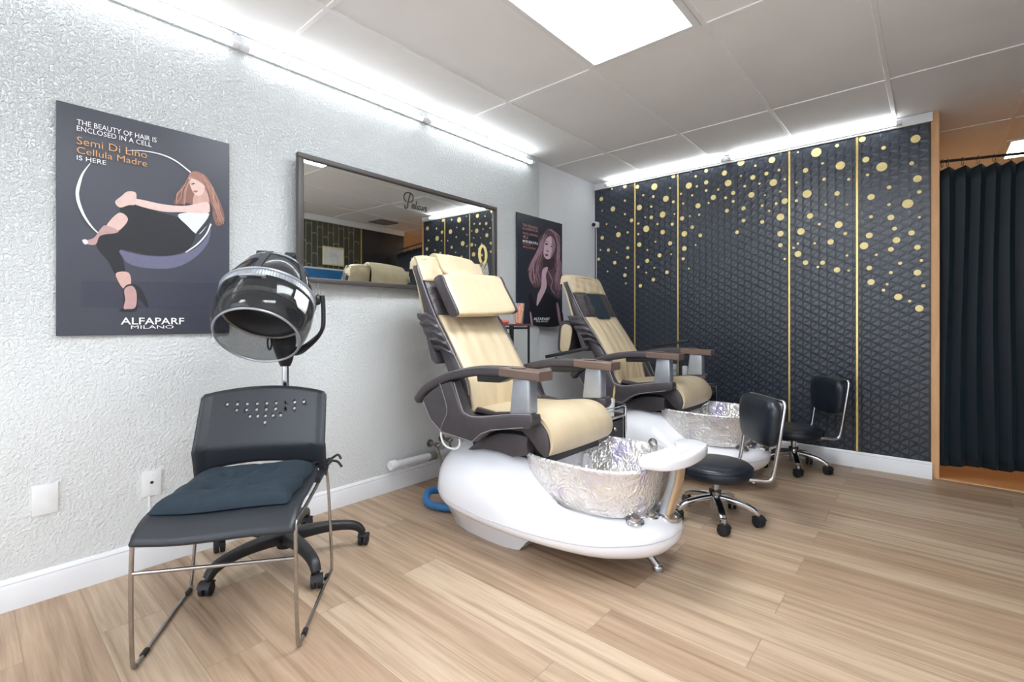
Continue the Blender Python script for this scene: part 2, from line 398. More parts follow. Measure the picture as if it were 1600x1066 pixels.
# ---- dot positions (x, z in metres, radius in mm) and poster artwork outlines (fractions of the sheet)
DOTS="0.02,2.27,21 0.15,2.15,25 0.03,2.15,7 0.28,2.35,20 0.14,2.35,9 0.28,2.21,11 0.28,2.08,11 0.35,2.01,18 0.08,2.01,9 0.21,1.89,25 0.18,1.97,7 0.31,1.9,11 0.03,1.88,19 0.01,1.76,9 0.1,1.75,16 0.19,1.72,7 0.31,1.75,16 0.31,1.66,16 -0.01,1.67,16 0.17,1.62,18 0.29,1.56,9 0.09,1.54,9 0.28,1.49,18 0.29,1.41,9 0.41,2.32,18 0.58,2.29,30 0.73,2.25,8 0.76,2.35,17 0.47,2.23,11 0.57,2.2,13 0.69,2.16,27 0.76,2.12,13 0.55,2.11,11 0.43,2.12,26 0.66,2.02,28 0.55,2.01,17 0.49,2.02,9 0.77,2.01,8 0.42,1.97,11 0.61,1.94,11 0.75,1.92,15 0.5,1.91,30 0.66,1.86,21 0.42,1.87,11 0.59,1.78,9 0.73,1.75,19 0.43,1.77,22 0.51,1.71,11 0.74,1.65,8 0.63,1.65,19 0.51,1.61,19 0.42,1.56,13 0.58,1.54,9 0.7,1.49,17 0.5,1.5,9 0.57,1.43,17 0.44,1.38,17 0.83,2.18,10 0.9,2.24,27 0.92,2.36,8 1.05,2.34,16 0.96,2.31,10 0.97,2.22,10 1.05,2.24,18 0.93,2.15,10 1.05,2.17,12 0.98,2.05,22 0.85,2.09,10 1.15,2.16,10 1.2,2.29,21 1.23,2.2,27 1.11,2.1,22 1.16,2.37,10 1.33,2.35,27 1.33,2.24,8 1.42,2.21,19 1.36,2.15,11 1.27,2.11,17 1.21,2.08,12 1.27,2.04,12 1.44,2.3,9 1.47,2.15,9 1.41,2.07,23 1.56,2.32,24 1.52,2.22,15 1.61,2.23,11 1.57,2.14,27 1.65,2.15,9 1.51,2.05,7 1.62,2.06,9 1.65,1.98,22 1.59,1.97,11 1.49,1.97,11 1.35,1.97,17 1.22,1.97,16 1.54,1.92,9 1.07,2.06,8 0.99,1.97,10 0.91,1.97,8 0.84,1.96,19 0.93,1.87,16 0.86,1.82,25 1,1.79,16 0.86,1.69,21 0.96,1.71,8 0.85,1.6,14 0.9,1.51,8 1.35,1.87,15 1.49,1.84,15 1.3,1.78,15 1.62,1.86,27 1.62,1.73,22 1.62,1.64,16 1.65,1.53,9 1.62,2.36,7 1.74,2.34,7 1.86,2.31,33 1.99,2.33,12 1.9,2.22,9 2.01,2.18,29 1.79,2.19,18 1.91,2.1,12 2.06,2.07,10 1.73,2.11,9 1.8,2.01,30 1.99,1.98,17 1.73,1.97,11 1.92,1.91,9 2.05,1.89,8 1.82,1.84,21 1.88,1.77,10 2,1.75,24 1.76,1.73,25 2.04,1.68,12 1.95,1.63,20 1.85,1.63,9 1.74,1.64,9 1.71,1.61,9 1.74,1.56,23 2.05,1.52,8 1.79,1.49,18 1.9,1.48,16 1.87,1.45,9 1.99,1.42,20 2.06,1.41,8 2.14,2.34,20 2.43,2.27,26 2.26,2.25,13 2.16,2.19,20 2.25,2.12,31 2.41,2.11,13 2.17,2.08,10 2.44,2,23 2.29,1.97,13 2.45,1.91,12 2.19,1.92,21 2.29,1.85,10 2.39,1.84,30 2.19,1.78,11 2.3,1.76,19 2.45,1.74,8 2.32,1.68,13 2.18,1.65,20 2.41,1.64,17 2.33,1.6,21 2.15,1.58,25 2.3,1.54,16 2.44,1.54,17 2.22,1.51,8 2.46,1.45,9 2.35,1.44,11 2.18,1.42,16 2.3,1.38,11 2.44,1.37,20 2.19,1.32,21 2.28,1.3,8 2.47,1.28,11 2.26,1.26,10 2.34,1.21,22 2.4,1.18,9 2.45,1.13,22"
POSTER_A=[
 ("bowl","0.309,0.391 0.366,0.381 0.466,0.372 0.589,0.378 0.685,0.398 0.767,0.43 0.836,0.488 0.867,0.537 0.854,0.475 0.802,0.413 0.716,0.356 0.621,0.323 0.512,0.314 0.423,0.317 0.357,0.333 0.331,0.361"),
 ("box","0.117,0.239 1,0.264 1,0.121 0.117,0.124"),
 ("trousers","0.366,0.606 0.408,0.606 0.512,0.588 0.653,0.573 0.71,0.54 0.767,0.501 0.733,0.434 0.685,0.404 0.589,0.381 0.466,0.376 0.32,0.389 0.337,0.338 0.344,0.285 0.295,0.276 0.255,0.332 0.201,0.386 0.195,0.437 0.295,0.47 0.357,0.529 0.315,0.572"),
 ("shin","0.312,0.557 0.362,0.531 0.302,0.47 0.243,0.484"),
 ("lace","0.243,0.493 0.307,0.477 0.295,0.463 0.215,0.444 0.191,0.403 0.136,0.402 0.131,0.413 0.181,0.431 0.215,0.473"),
 ("toe","0.124,0.416 0.143,0.421 0.153,0.407 0.136,0.399"),
 ("ankle","0.295,0.279 0.366,0.286 0.376,0.227 0.334,0.214"),
 ("shoe","0.337,0.214 0.386,0.236 0.438,0.211 0.475,0.14 0.463,0.132 0.416,0.168 0.411,0.114 0.357,0.105 0.312,0.111 0.337,0.136"),
 ("lace","0.342,0.21 0.383,0.227 0.408,0.196 0.403,0.129 0.357,0.119 0.337,0.123 0.346,0.161"),
 ("top","0.653,0.585 0.75,0.61 0.836,0.619 0.867,0.596 0.819,0.526 0.775,0.502 0.71,0.54"),
 ("hair","0.725,0.799 0.767,0.819 0.836,0.803 0.879,0.757 0.924,0.696 0.96,0.62 0.951,0.572 0.906,0.56 0.879,0.611 0.854,0.661 0.75,0.648 0.71,0.65 0.628,0.635 0.653,0.687 0.676,0.728 0.713,0.758"),
 ("neck","0.763,0.708 0.827,0.736 0.857,0.677 0.819,0.65 0.75,0.645"),
 ("arm","0.404,0.632 0.557,0.626 0.685,0.633 0.767,0.653 0.836,0.671 0.874,0.65 0.844,0.616 0.685,0.602 0.557,0.591 0.401,0.605"),
 ("hand","0.292,0.606 0.324,0.633 0.357,0.659 0.401,0.662 0.408,0.636 0.401,0.605 0.366,0.598 0.324,0.582 0.302,0.587"),
 ("strap","0.857,0.671 0.878,0.644 0.867,0.583 0.784,0.501 0.77,0.508 0.844,0.587 0.861,0.635"),
 ("face","0.721,0.78 0.75,0.801 0.805,0.783 0.827,0.743 0.805,0.705 0.767,0.697 0.737,0.726"),
 ("fringe","0.721,0.783 0.743,0.81 0.802,0.809 0.839,0.771 0.844,0.726 0.819,0.755 0.77,0.774"),
 ("lips","0.75,0.715 0.77,0.721 0.78,0.717 0.763,0.709"),
 ("eye","0.737,0.749 0.755,0.757 0.76,0.753 0.743,0.746"),
 ("ring","0.163,0.757,1 0.126,0.706,3 0.106,0.653,5 0.099,0.613,5 0.109,0.569,5 0.134,0.521,4 0.169,0.48,3 0.201,0.455,2"),
 ("ring","0.351,0.846,0.5 0.438,0.861,1.5 0.542,0.864,2.5 0.636,0.848,3 0.733,0.806,3"),
 ("ring","0.867,0.563,3 0.836,0.507,3 0.775,0.45,3 0.701,0.405,2"),
 ("T","0.0956,0.938 0.522,0.915"),
 ("T","0.0956,0.908 0.492,0.891"),
 ("T","0.0956,0.858 0.466,0.83"),
 ("T","0.0956,0.813 0.466,0.79"),
 ("T","0.0956,0.776 0.243,0.763"),
 ("T","0.32,0.0805 0.69,0.047"),
 ("T","0.376,0.0481 0.624,0.0291"),
 ("hook","0.482,0.987"),
]
POSTER_B=[
 ("hair","0.581,0.87 0.628,0.912 0.756,0.916 0.904,0.887 0.954,0.824 0.904,0.698 0.989,0.596 0.989,0.432 0.938,0.266 0.804,0.29 0.708,0.352 0.612,0.415 0.49,0.358 0.34,0.352 0.238,0.449 0.223,0.523 0.325,0.618 0.459,0.704 0.45,0.793 0.504,0.834"),
 ("neck","0.55,0.62 0.708,0.631 0.804,0.664 0.788,0.556 0.581,0.518"),
 ("chest","0.534,0.515 0.66,0.549 0.612,0.467 0.628,0.364 0.52,0.255 0.413,0.176 0.429,0.278 0.504,0.358"),
 ("dress","0.628,0.31 0.804,0.263 0.938,0.212 0.989,0.0011 0.295,0.00331 0.266,0.148 0.238,0.273 0.309,0.275 0.399,0.176 0.49,0.229"),
 ("face","0.628,0.822 0.724,0.851 0.804,0.824 0.831,0.767 0.772,0.688 0.692,0.632 0.606,0.631 0.557,0.673 0.576,0.752"),
 ("eye","0.59,0.769 0.628,0.778 0.66,0.767 0.622,0.759"),
 ("eye","0.724,0.758 0.766,0.761 0.791,0.751 0.75,0.743"),
 ("lips","0.581,0.667 0.628,0.675 0.67,0.665 0.622,0.651"),
 ("nose","0.628,0.71 0.683,0.708 0.66,0.696 0.622,0.697"),
 ("arm","0.258,0.11 0.287,0.11 0.325,0.00331 0.287,0.00331"),
 ("arm","0.853,0.197 0.904,0.198 0.978,0.0011 0.923,0.00221"),
 ("strand","0.49,0.797,3 0.459,0.729,6 0.368,0.633,8 0.295,0.565,8 0.238,0.498,6"),
 ("strand","0.34,0.593,3 0.325,0.504,6 0.368,0.43,5 0.309,0.377,3"),
 ("strand","0.772,0.908,3 0.904,0.874,6 0.938,0.823,4"),
 ("strand","0.871,0.79,3 0.887,0.697,7 0.938,0.633,6 0.971,0.54,4"),
 ("strand","0.644,0.522,3 0.708,0.472,8 0.756,0.421,6 0.724,0.354,5 0.804,0.303,3"),
 ("strand","0.459,0.562,3 0.429,0.484,6 0.49,0.41,4"),
 ("strand","0.821,0.599,3 0.871,0.52,8 0.853,0.439,8 0.92,0.361,5 0.887,0.292,3"),
 ("T","0.105,0.91 0.405,0.885"),
 ("T","0.116,0.872 0.423,0.861"),
 ("T","0.0973,0.823 0.423,0.817"),
 ("T","0.105,0.806 0.209,0.778"),
 ("T","0.105,0.762 0.429,0.747"),
 ("T","0.105,0.731 0.309,0.724"),
 ("T","0.105,0.707 0.364,0.694"),
 ("T","0.33,0.0707 0.683,0.0376"),
 ("T","0.384,0.0431 0.638,0.0254"),
]

# ================================================================ the room
CEIL = 2.43
RX = 3.49           # right-hand wall
BY = 4.22           # back wall face
FY = -2.7           # wall behind the camera
struct(MB().box(-0.2, RX+0.1, FY-0.1, 4.27, -0.1, 0.0).build('floor', M['floor']))
struct(MB().box(2.0, 5.2, 4.27, 7.0, -0.1, 0.0).build('floor_back', M['warmfloor']))
struct(MB().box(2.5, RX, 4.255, 4.285, 0.0, 0.006).build('trim_threshold', M['jamb']))
c = MB().box(-0.2, 5.2, FY-0.1, 7.0, CEIL, CEIL+0.1)
ceiling = struct(c.build('ceiling', M['tile']))
g = MB()
GX = [-0.115, 0.492, 1.103, 1.714, 2.322, 2.93, 3.54, 4.15]
GY = [-1.37, -0.15, 1.07, 2.285, 3.50, 4.72, 5.94]
for x in GX[1:]: g.box(x-0.012, x+0.012, FY, 7.0, CEIL-0.006, CEIL+0.002, 0.002, 1)
for y in GY: g.box(-0.1, 5.0, y-0.012, y+0.012, CEIL-0.0055, CEIL+0.002, 0.002, 1)
struct(g.build('trim_ceiling_grid', M['grid']))
# left wall: stippled plaster, stepping back 5 cm shortly before the far corner
struct(MB().box(-0.2, 0.0, FY-0.1, 3.24, 0, CEIL, 0.012, 3).build('wall_left', M['wall']))
struct(MB().box(-0.25, -0.055, 3.2, BY+0.1, 0, CEIL).build('wall_left_recess', M['wall_s']))
back = struct(MB().box(-0.25, 2.505, BY, BY+0.12, 0, CEIL).build('wall_back', M['paper']))
# gold foil dots pressed on the wallpaper
d = MB()
for s_ in DOTS.split():
    x, z, r = (float(q) for q in s_.split(','))
    rr = r/1000
    d.lathe([(0, 0), (rr, 0), (rr, 0.0012), (0, 0.0014)], (x, BY, z), (0, -1, 0), 20)
db = d.build('dot_pattern', M['golddot'], back); db['label'] = 'pale gold foil dots'
def strip(x, lab):
    o = MB().box(x-0.007, x+0.007, BY-0.006, BY, 0.115, 2.36, 0.002, 1).build('gold_trim_strip', M['gold'])
    return tag(o, lab, 'trim strip', 'gold strips on the dark wall')
strip(0.385, 'thin upright gold strip on the dark wall right of the white camera')
strip(0.803, 'thin upright gold strip ending behind the far chair\'s outer armrest')
strip(1.682, 'upright gold strip rising behind the two low black stools')
strip(2.110, 'upright gold strip nearest the dark curtain')
# skirting boards
def skirt(name, f, a, b):
    prof = [(0, 0), (0.014, 0), (0.014, 0.082), (0.010, 0.092), (0.011, 0.098), (0.006, 0.108), (0, 0.112)]
    m = MB(); m.rings([[f(t, p, q) for p, q in prof] for t in (a, b)]); return struct(m.build(name, M['white_paint'], angle=25))
skirt('baseboard_left', lambda t, p, q: (p, t, q), FY, 3.245)
skirt('baseboard_back', lambda t, p, q: (t, BY-p, q), -0.055, 2.515)
struct(MB().box(-0.055, 2.52, BY-0.020, BY, 2.362, 2.425, 0.004, 2).build('trim_back', M['white_paint']))
struct(MB().box(2.506, 2.552, 4.235, 4.34, 0, CEIL, 0.003, 1).build('trim_jamb', M['jamb']))
# wall behind the camera and the side wall seen in the mirror
m = MB()
for a0, a1, b0, b1 in ((-0.2, 0.3, 0, CEIL), (3.2, RX+0.1, 0, CEIL), (0.3, 3.2, 0, 0.42), (0.3, 3.2, 2.28, CEIL)): m.box(a0, a1, FY-0.1, FY, b0, b1)
struct(m.build('wall_front', M['wall_s']))
win = MB()
for a0, a1, b0, b1 in ((0.3, 3.2, 0.42, 0.47), (0.3, 3.2, 2.23, 2.28), (0.3, 0.35, 0.47, 2.23), (3.15, 3.2, 0.47, 2.23), (1.72, 1.78, 0.47, 2.23)): win.box(a0, a1, FY-0.07, FY-0.02, b0, b1, 0.004, 1)
win = struct(win.build('window_fill', M['white_paint']))  # unseen window, added as an opening for the fill light
MB().box(0.35, 3.15, FY-0.048, FY-0.042, 0.47, 2.23).build('window_fill_glass', clear_mat('window_fill_glass', '#eef2f4', 0.06, 0.02), win)
M['darkpanel'] = mat('dark_brushed_wallpaper', '#2b2c30', 0.5, var=0.3, scale=7, bump=0.3, bscale=45, bdist=0.006)
M['archpaper'] = mat('olive_black_wallpaper', '#45463c', 0.5, var=0.15, scale=5)
struct(MB().box(RX, RX+0.1, FY, 2.3, 0, CEIL).build('wall_right_near', M['wall_s']))  # unseen stretch, made white to bounce more light
wr = struct(MB().box(RX, RX+0.1, 2.3, 3.95, 0, CEIL).build('wall_right', M['archpaper']))
struct(MB().box(RX-0.012, RX+0.1, 3.95, 4.71, 0, CEIL).build('wall_right_end', M['darkpanel']))
struct(MB().box(RX-0.03, RX, FY, 4.71, 2.345, 2.425, 0.004, 1).build('trim_right', M['white_paint']))
struct(MB().box(RX-0.016, RX-0.002, 3.94, 3.955, 0, 2.345).build('trim_wall_join', M['gold']))
# arches of thin gold line on that wallpaper
a = MB(); cw = 0.095
def line(pts, t=0.0028):
    a.tube([(RX-0.0008, y, z) for y, z in pts], t, 4, prof=[(-1, -0.3), (1, -0.3), (1, 0.3), (-1, 0.3)], up=(1, 0, 0))
cw = 0.078; y = 2.35; col = 0
while y+cw < 3.945:
    line([(y, 1.0), (y, 2.34)], 0.002)
    top = 2.33-[0.05, 0.17, 0.10, 0.24, 0.02, 0.14][col % 6]
    while top > 1.1:
        r = cw/2; base = top-r
        line([(y+r-r*math.cos(PI*k/10), base+r*math.sin(PI*k/10)) for k in range(0, 11)], 0.002)
        top -= 0.26
    y += cw; col += 1
a.build('arch_pattern', mat('dull_pale_gold_ink', '#cfc79c', 0.5, var=0.2), wr)['label'] = 'thin gold arches'
# back room beyond the curtain, lit warm
struct(MB().box(2.42, 2.52, 4.34, 7.0, 0, CEIL).build('wall_back_room_left', M['tan']))
struct(MB().box(2.4, 5.2, 6.9, 7.0, 0, CEIL).build('wall_back_room_far', M['tan']))
struct(MB().box(5.1, 5.2, 4.72, 7.0, 0, CEIL).build('wall_back_room_right', M['tan']))
struct(MB().box(RX+0.1, 5.2, 4.66, 4.72, 0, CEIL).build('wall_back_room_near', M['tan']))

# ---------------------------------------------------------------- lamps
def troffer(x0, x1, y0, y1, m, label, group=None):
    t = thing('ceiling_light', label, 'ceiling light', ((x0+x1)/2, (y0+y1)/2, CEIL-0.012), 0, group)
    hx, hy = (x1-x0)/2-0.013, (y1-y0)/2-0.013
    f = MB()
    for a0, a1, b0, b1 in ((-hx, hx, -hy, -hy+0.032), (-hx, hx, hy-0.032, hy), (-hx, -hx+0.032, -hy+0.032, hy-0.032), (hx-0.032, hx, -hy+0.032, hy-0.032)):
        f.box(a0, a1, b0, b1, 0, 0.012, 0.002, 1)
    f.build('frame', M['whiteplastic'], t)
    MB().box(-hx+0.032, hx-0.032, -hy+0.032, hy-0.032, 0.004, 0.011).build('diffuser', m, t)
    return t
troffer(GX[2], GX[3], GY[2], GY[3], M['panel'], 'square-cornered bright white ceiling panel above the two spa chairs')
troffer(GX[4], GX[5], GY[1], GY[2], M['panel'], 'added white fill panel in the ceiling right above the camera, out of frame')  # unseen panel, added to brighten the right side of the floor
troffer(GX[2], GX[3], GY[0]-1.22, GY[0], M['panel'], 'added white fill panel in the ceiling behind the camera, by the added window')  # unseen panel, added for more light from behind the camera
troffer(GX[5], GX[6], 5.25, 5.86, M['warmpanel'], 'small warm ceiling panel glowing above the curtain rod')

def tube_light(p0, p1, wall_dir, label, group):
    """a strip lamp from p0 to p1; wall_dir points from the lamp to its wall"""
    p0, p1, wd = Vector(p0), Vector(p1), Vector(wall_dir)
    t = thing('tube_light', label, 'strip light', p0, 0, group)
    L = p1-p0; d = L.normalized()
    MB().tube([d*0.03, L-d*0.03], 0.0085, 14).build('tube', M['led'], t)
    b = MB(); up = Vector((0, 0, 1))
    sec = [wd*0.016+up*0.016, wd*0.028+up*0.018, wd*0.028-up*0.009, wd*0.014-up*0.009]
    b.rings([[s_ for s_ in sec], [L+s_ for s_ in sec]]); b.build('rail', M['whiteplastic'], t, 20)
    for q in (d*0.0, L-d*0.03):
        MB().tube([q, q+d*0.03], 0.0165, 14).build('end_cap', M['whiteplastic'], t)
    for f in (0.22, 0.78):
        MB().tube([L*f-up*0.016+wd*0.02, L*f-up*0.016-wd*0.010, L*f-wd*0.013+up*0.002], 0.0016, 6).build('clip', M['dullchrome'], t)
    return t
LY = [(-1.55, -0.36, 'strip light on the white wall, out of frame at the camera end'), (-0.33, 0.87, 'near strip light high on the white wall above the hair poster'),
      (0.885, 1.99, 'middle strip light on the white wall above the mirror\'s left half'), (2.0, 3.11, 'far strip light on the white wall ending by the far corner')]
for y0, y1, lab in LY: tube_light((0.034, y0, 2.352), (0.034, y1, 2.352), (-1, 0, 0), lab, 'strip lights along the white wall')
for x0, x1, lab in ((0.09, 1.22, 'left-hand strip light along the top of the dark dotted wall'), (1.24, 2.36, 'strip light on the dark dotted wall, at the curtain end')):
    tube_light((x0, BY-0.052, 2.385), (x1, BY-0.052, 2.385), (0, 1, 0), lab, 'strip lights along the dark wall')

# ceiling air vent near the curtain (seen in the mirror)
v = thing('ceiling_vent', 'grey louvred air vent in the ceiling by the curtain rod, seen in the mirror', 'vent', (3.19, 4.1, CEIL-0.012))
f = MB()
for a0, a1, b0, b1 in ((-0.14, 0.14, -0.15, -0.13), (-0.14, 0.14, 0.13, 0.15), (-0.14, -0.12, -0.13, 0.13), (0.12, 0.14, -0.13, 0.13)): f.box(a0, a1, b0, b1, 0, 0.012)
f.build('frame', M['dullchrome'], v)
f = MB()
for k in range(9): f.box(-0.12, 0.12, -0.12+k*0.03-0.009, -0.12+k*0.03+0.009, 0.003, 0.006)
f.box(-0.12, 0.12, -0.13, 0.13, 0.009, 0.0115)
f.build('louvres', M['greyhose'], v)

# ---------------------------------------------------------------- curtain, rod, rings
R0, R1 = Vector((2.535, 4.262, 2.10)), Vector((3.455, 4.55, 2.10))
rd = (R1-R0); rl = rd.length; rdn = rd.normalized(); rn = Vector((-rdn.y, rdn.x, 0))
rod = MB().tube([R0-rdn*0.02, R1], 0.009, 12).build('curtain_rod', M['black']); tag(rod, 'thin black curtain rod above the dark curtain', 'curtain rod')
NP = 12
def fold(u):  # pleated line: sharp ridges towards the room
    t = u*NP; f = t-math.floor(t)
    tri = 1-abs(2*f-1) if f < 0.5 else (1-abs(2*f-1))
    return tri
def cur(u, v):
    f = fold(u); amp = 0.032+0.022*v
    p = R0+rdn*(0.02+u*(rl-0.03))-rn*(amp*(f-0.5))
    sway = -0.022*v*(1-u)
    p += rdn*(sway+0.008*math.sin(5*v+9*u))
    p.z = 2.058-0.018*(1-f)-v*(1.955+0.006*math.sin(u*23)) + 0.012*(0.5-f)*v
    return p
cm = MB(); N = NP*8
cm.grid(lambda i, j: cur(i, j), N, 24)
cu = cm.build('curtain', M['curtain'], None, angle=50, recalc=False, solid=0.003)
tag(cu, 'long pleated navy curtain hanging across the doorway', 'curtain')
for k in range(NP+1):
    u = min(0.985, max(0.012, (k+0.5)/NP)) if k < NP else 0.012
    p = cur(u, 0)
    q = R0+rdn*(0.02+u*(rl-0.03)); q.z = 2.088
    pts = [(q.x+rn.x*0.019*math.cos(t), q.y+rn.y*0.019*math.cos(t), q.z+0.027*math.sin(t)) for t in [2*PI*i/16 for i in range(16)]]
    o = MB().tube(pts, 0.0018, 6, closed=True).build('curtain_ring', M['dullchrome'])
    tag(o, 'small metal ring on the rod holding up the dark curtain', 'curtain ring', 'rings of the dark curtain')

# ---------------------------------------------------------------- mirror
mir = thing('wall_mirror', 'wide dark-framed wall mirror lettered in black script', 'mirror', (0.047, 1.901, 1.575), math.radians(2.0))
HL, HH = 0.772, 0.331
f = MB()
for a0, a1, b0, b1 in ((-HL, HL, HH-0.026, HH), (-HL, HL, -HH, -HH+0.026), (-HL, -HL+0.03, -HH+0.026, HH-0.026), (HL-0.03, HL, -HH+0.026, HH-0.026)):
    f.box(-0.016, 0.014, a0, a1, b0, b1, 0.003, 2)
f.build('frame', M['frame'], mir)
MB().box(-0.012, 0.0, -HL+0.028, HL-0.028, -HH+0.024, HH-0.024).build('mirror_glass', M['mirror'], mir)
# script lettering, drawn as pen strokes (u along the mirror, v up, metres)
def strokes(lst, th, m): 
    for pts in lst:
        q = smooth_pts(pts, 5)
        m.tube([(0.0009, u, v) for u, v in q], th, 4, prof=[(-1, -0.12), (1, -0.12), (1, 0.12), (-1, 0.12)], up=(1, 0, 0))
l = MB(); P0, PV = -0.09, 0.182
S_ = lambda pts, s=1.0: [(P0+a*s, PV+b*s) for a, b in pts]
strokes([S_([(0.045, 0.085), (0.03, 0.04), (0.022, 0.0), (0.008, -0.012), (0.0, 0.0), (0.006, 0.008)]),
         S_([(0.012, 0.03), (0.0, 0.04), (-0.005, 0.06), (0.008, 0.082), (0.035, 0.09), (0.062, 0.08), (0.066, 0.055), (0.052, 0.036), (0.036, 0.034)])], 0.0036, l)
x = 0.058
def small(pts): 
    strokes([S_([(x+a, b) for a, b in pts])], 0.0026, l)
small([(0, 0.008), (0.012, 0.016), (0.01, 0.026), (0.002, 0.02), (0.0, 0.006), (0.006, -0.003), (0.014, 0.004)]); x += 0.017
small([(0.012, 0.02), (0.003, 0.02), (0.0, 0.006), (0.005, -0.002), (0.012, 0.008), (0.02, 0.05)]); small([(0.02, 0.05), (0.014, 0.006), (0.02, -0.002)]); x += 0.024
small([(0.006, 0.022), (0.002, 0.004), (0.006, -0.002), (0.011, 0.004)]); small([(0.008, 0.034), (0.0095, 0.036), (0.010, 0.034)]); x += 0.013
small([(0.012, 0.018), (0.006, 0.023), (0.0, 0.01), (0.004, -0.002), (0.012, 0.004)]); x += 0.015
small([(0.004, 0.022), (0.001, 0.004), (0.006, -0.002), (0.013, 0.008), (0.016, 0.022), (0.013, 0.002), (0.019, -0.001)]); x += 0.022
small([(0.0, -0.002), (0.004, 0.02), (0.008, 0.02), (0.013, 0.019)]); x += 0.015
small([(0, 0.008), (0.011, 0.016), (0.009, 0.024), (0.002, 0.02), (0.0, 0.006), (0.006, -0.003), (0.016, 0.005)])
o = l.build('lettering', M['ink'], mir); o['label'] = 'black script lettering'
# gold sticker in the lower right corner of the glass
s1 = MB(); cy, cz = 0.625, -0.042
pts = [(0.0010, cy+0.036*math.cos(t), cz+0.064*math.sin(t)) for t in [2*PI*k/28 for k in range(28)]]
s1.tube(pts, [0.012+0.004*abs(math.cos(2*PI*k/28)) for k in range(28)], 4, closed=True, prof=[(-0.8, -0.05), (0.8, -0.05), (0.8, 0.05), (-0.8, 0.05)], up=(1, 0, 0))
s1.build('gold_ring_sticker', M['golddot'], mir)
s2 = MB()
for a, b in (((-0.018, -0.09), (0.016, -0.03)), ((0.012, -0.10), (0.044, -0.05)), ((-0.03, -0.085), (-0.004, -0.045))):
    s2.tube([(0.0016, cy+a[0], cz+a[1]), (0.0016, cy+b[0], cz+b[1])], 0.0028, 4, prof=[(-1, -.1), (1, -.1), (1, .1), (-1, .1)], up=(1, 0, 0))
s2.build('twig_sticker', M['ink'], mir)
s3 = MB()
s3.prism(smooth_pts([(-0.10, -0.10), (-0.06, -0.075), (-0.02, -0.07), (0.01, -0.04), (0.03, -0.05), (0.05, -0.06), (0.055, -0.16), (-0.10, -0.16)], 3, True), lambda a_, b_, dd: (dd, cy+a_, cz+b_), 0.0002, 0.0007)
s3.build('pale_sticker', mat('pale_grey_print', '#b5b0a6', 0.6, var=0.3, scale=60), mir)

# ---------------------------------------------------------------- posters
def poster(name, label, y0, y1, z0, z1, bg, layers, texts):
    W, H = y1-y0, z1-z0
    t = thing(name, label, 'poster', (0.004, y0, z0))
    MB().box(0, 0.012, 0, W, 0, H, 0.0015, 1).build('board', bg, t)
    n = [0]
    def f3(h): return lambda a_, b_, dd=0: (0.0121+h+dd, a_*W, b_*H)
    groups = []
    for key, pts, color in layers:
        n[0] += 1; h = n[0]*0.00022
        P = [tuple(float(q) for q in s_.split(',')) for s_ in pts.split()]
        m = MB()
        if len(P[0]) == 3:
            q = smooth_pts([(p[0]*W, p[1]*H, p[2]*0.0010) for p in P], 5)
            m.tube([(0.0121+h, a_, b_) for a_, b_, _ in q], [max(0.0004, r) for *_, r in q], 4, prof=[(-1, -0.05), (1, -0.05), (1, 0.05), (-1, 0.05)], up=(1, 0, 0))
        else:
            q = smooth_pts(P, 4, True) if key not in ('box',) else P
            m.prism(q, f3(h), -0.0001, 0.0001)
        groups.append((key, m, color))
    for key, m, color in groups: m.build('printed_'+PARTNAME[key], PRINT(color), t, recalc=True)
    for txt, u0, u1, v0, v1, color, bold in texts:
        m = add_text(MB(), txt, u0, u1, v0, v1, lambda u, v_: (0.0121+0.0075, u*W, v_*H), bold)
        o = m.build('lettering', PRINT(color), t, recalc=False); o['label'] = {'#f2f2f4': 'white', '#d9a46c': 'orange', '#c58e86': 'pinkish'}.get(color, 'pale')+' printed lettering'
    return t
_pr = {}
def PRINT(col):
    if col not in _pr: _pr[col] = mat('print_'+col[1:], col, 0.5, var=0.05, scale=50)
    return _pr[col]
PARTNAME = dict(shade='face_shade', brow='eyebrow', bowl='seat_shell', box='plinth', trousers='trousers', shin='leg', ankle='leg', lace='lace_shoe', toe='shoe_tip', shoe='heel', top='top', hair='hair', neck='neck', arm='arm', hand='hand',
                strap='strap', face='face', fringe='fringe', lips='lips', eye='eyes', ring='ring', chest='chest', dress='dress', nose='nose', strand='hair_strand')
COL_A = dict(bowl='#6a6984', box='#393a4a', trousers='#1e1f26', shin='#dcbcb4', lace='#bb9694', toe='#e9e2e2', ankle='#d2aca2', shoe='#24232b', top='#dfe3ea', hair='#8d6459', neck='#c9a196', arm='#e2c5bd', hand='#e0c2b9',
             strap='#34343c', face='#dfc0b6', fringe='#a5776a', lips='#b0686a', eye='#54464a', ring='#eef0f6')
COL_B = dict(shade='#9c828f', brow='#4a3a43', hair='#5f4751', neck='#3b2e38', chest='#c9a9b6', dress='#191a22', face='#cfb4c0', eye='#3a2d36', lips='#7c4c58', nose='#8f7480', arm='#a98a98', strand='#a5838f')
bgA = mat('slate_poster_print', '#40424e', 0.35, var=0.12, scale=1.5)
bgB = mat('navy_poster_print', '#2a2d39', 0.35, var=0.2, scale=2)
WT, OR, PK = '#f2f2f4', '#d9a46c', '#c58e86'
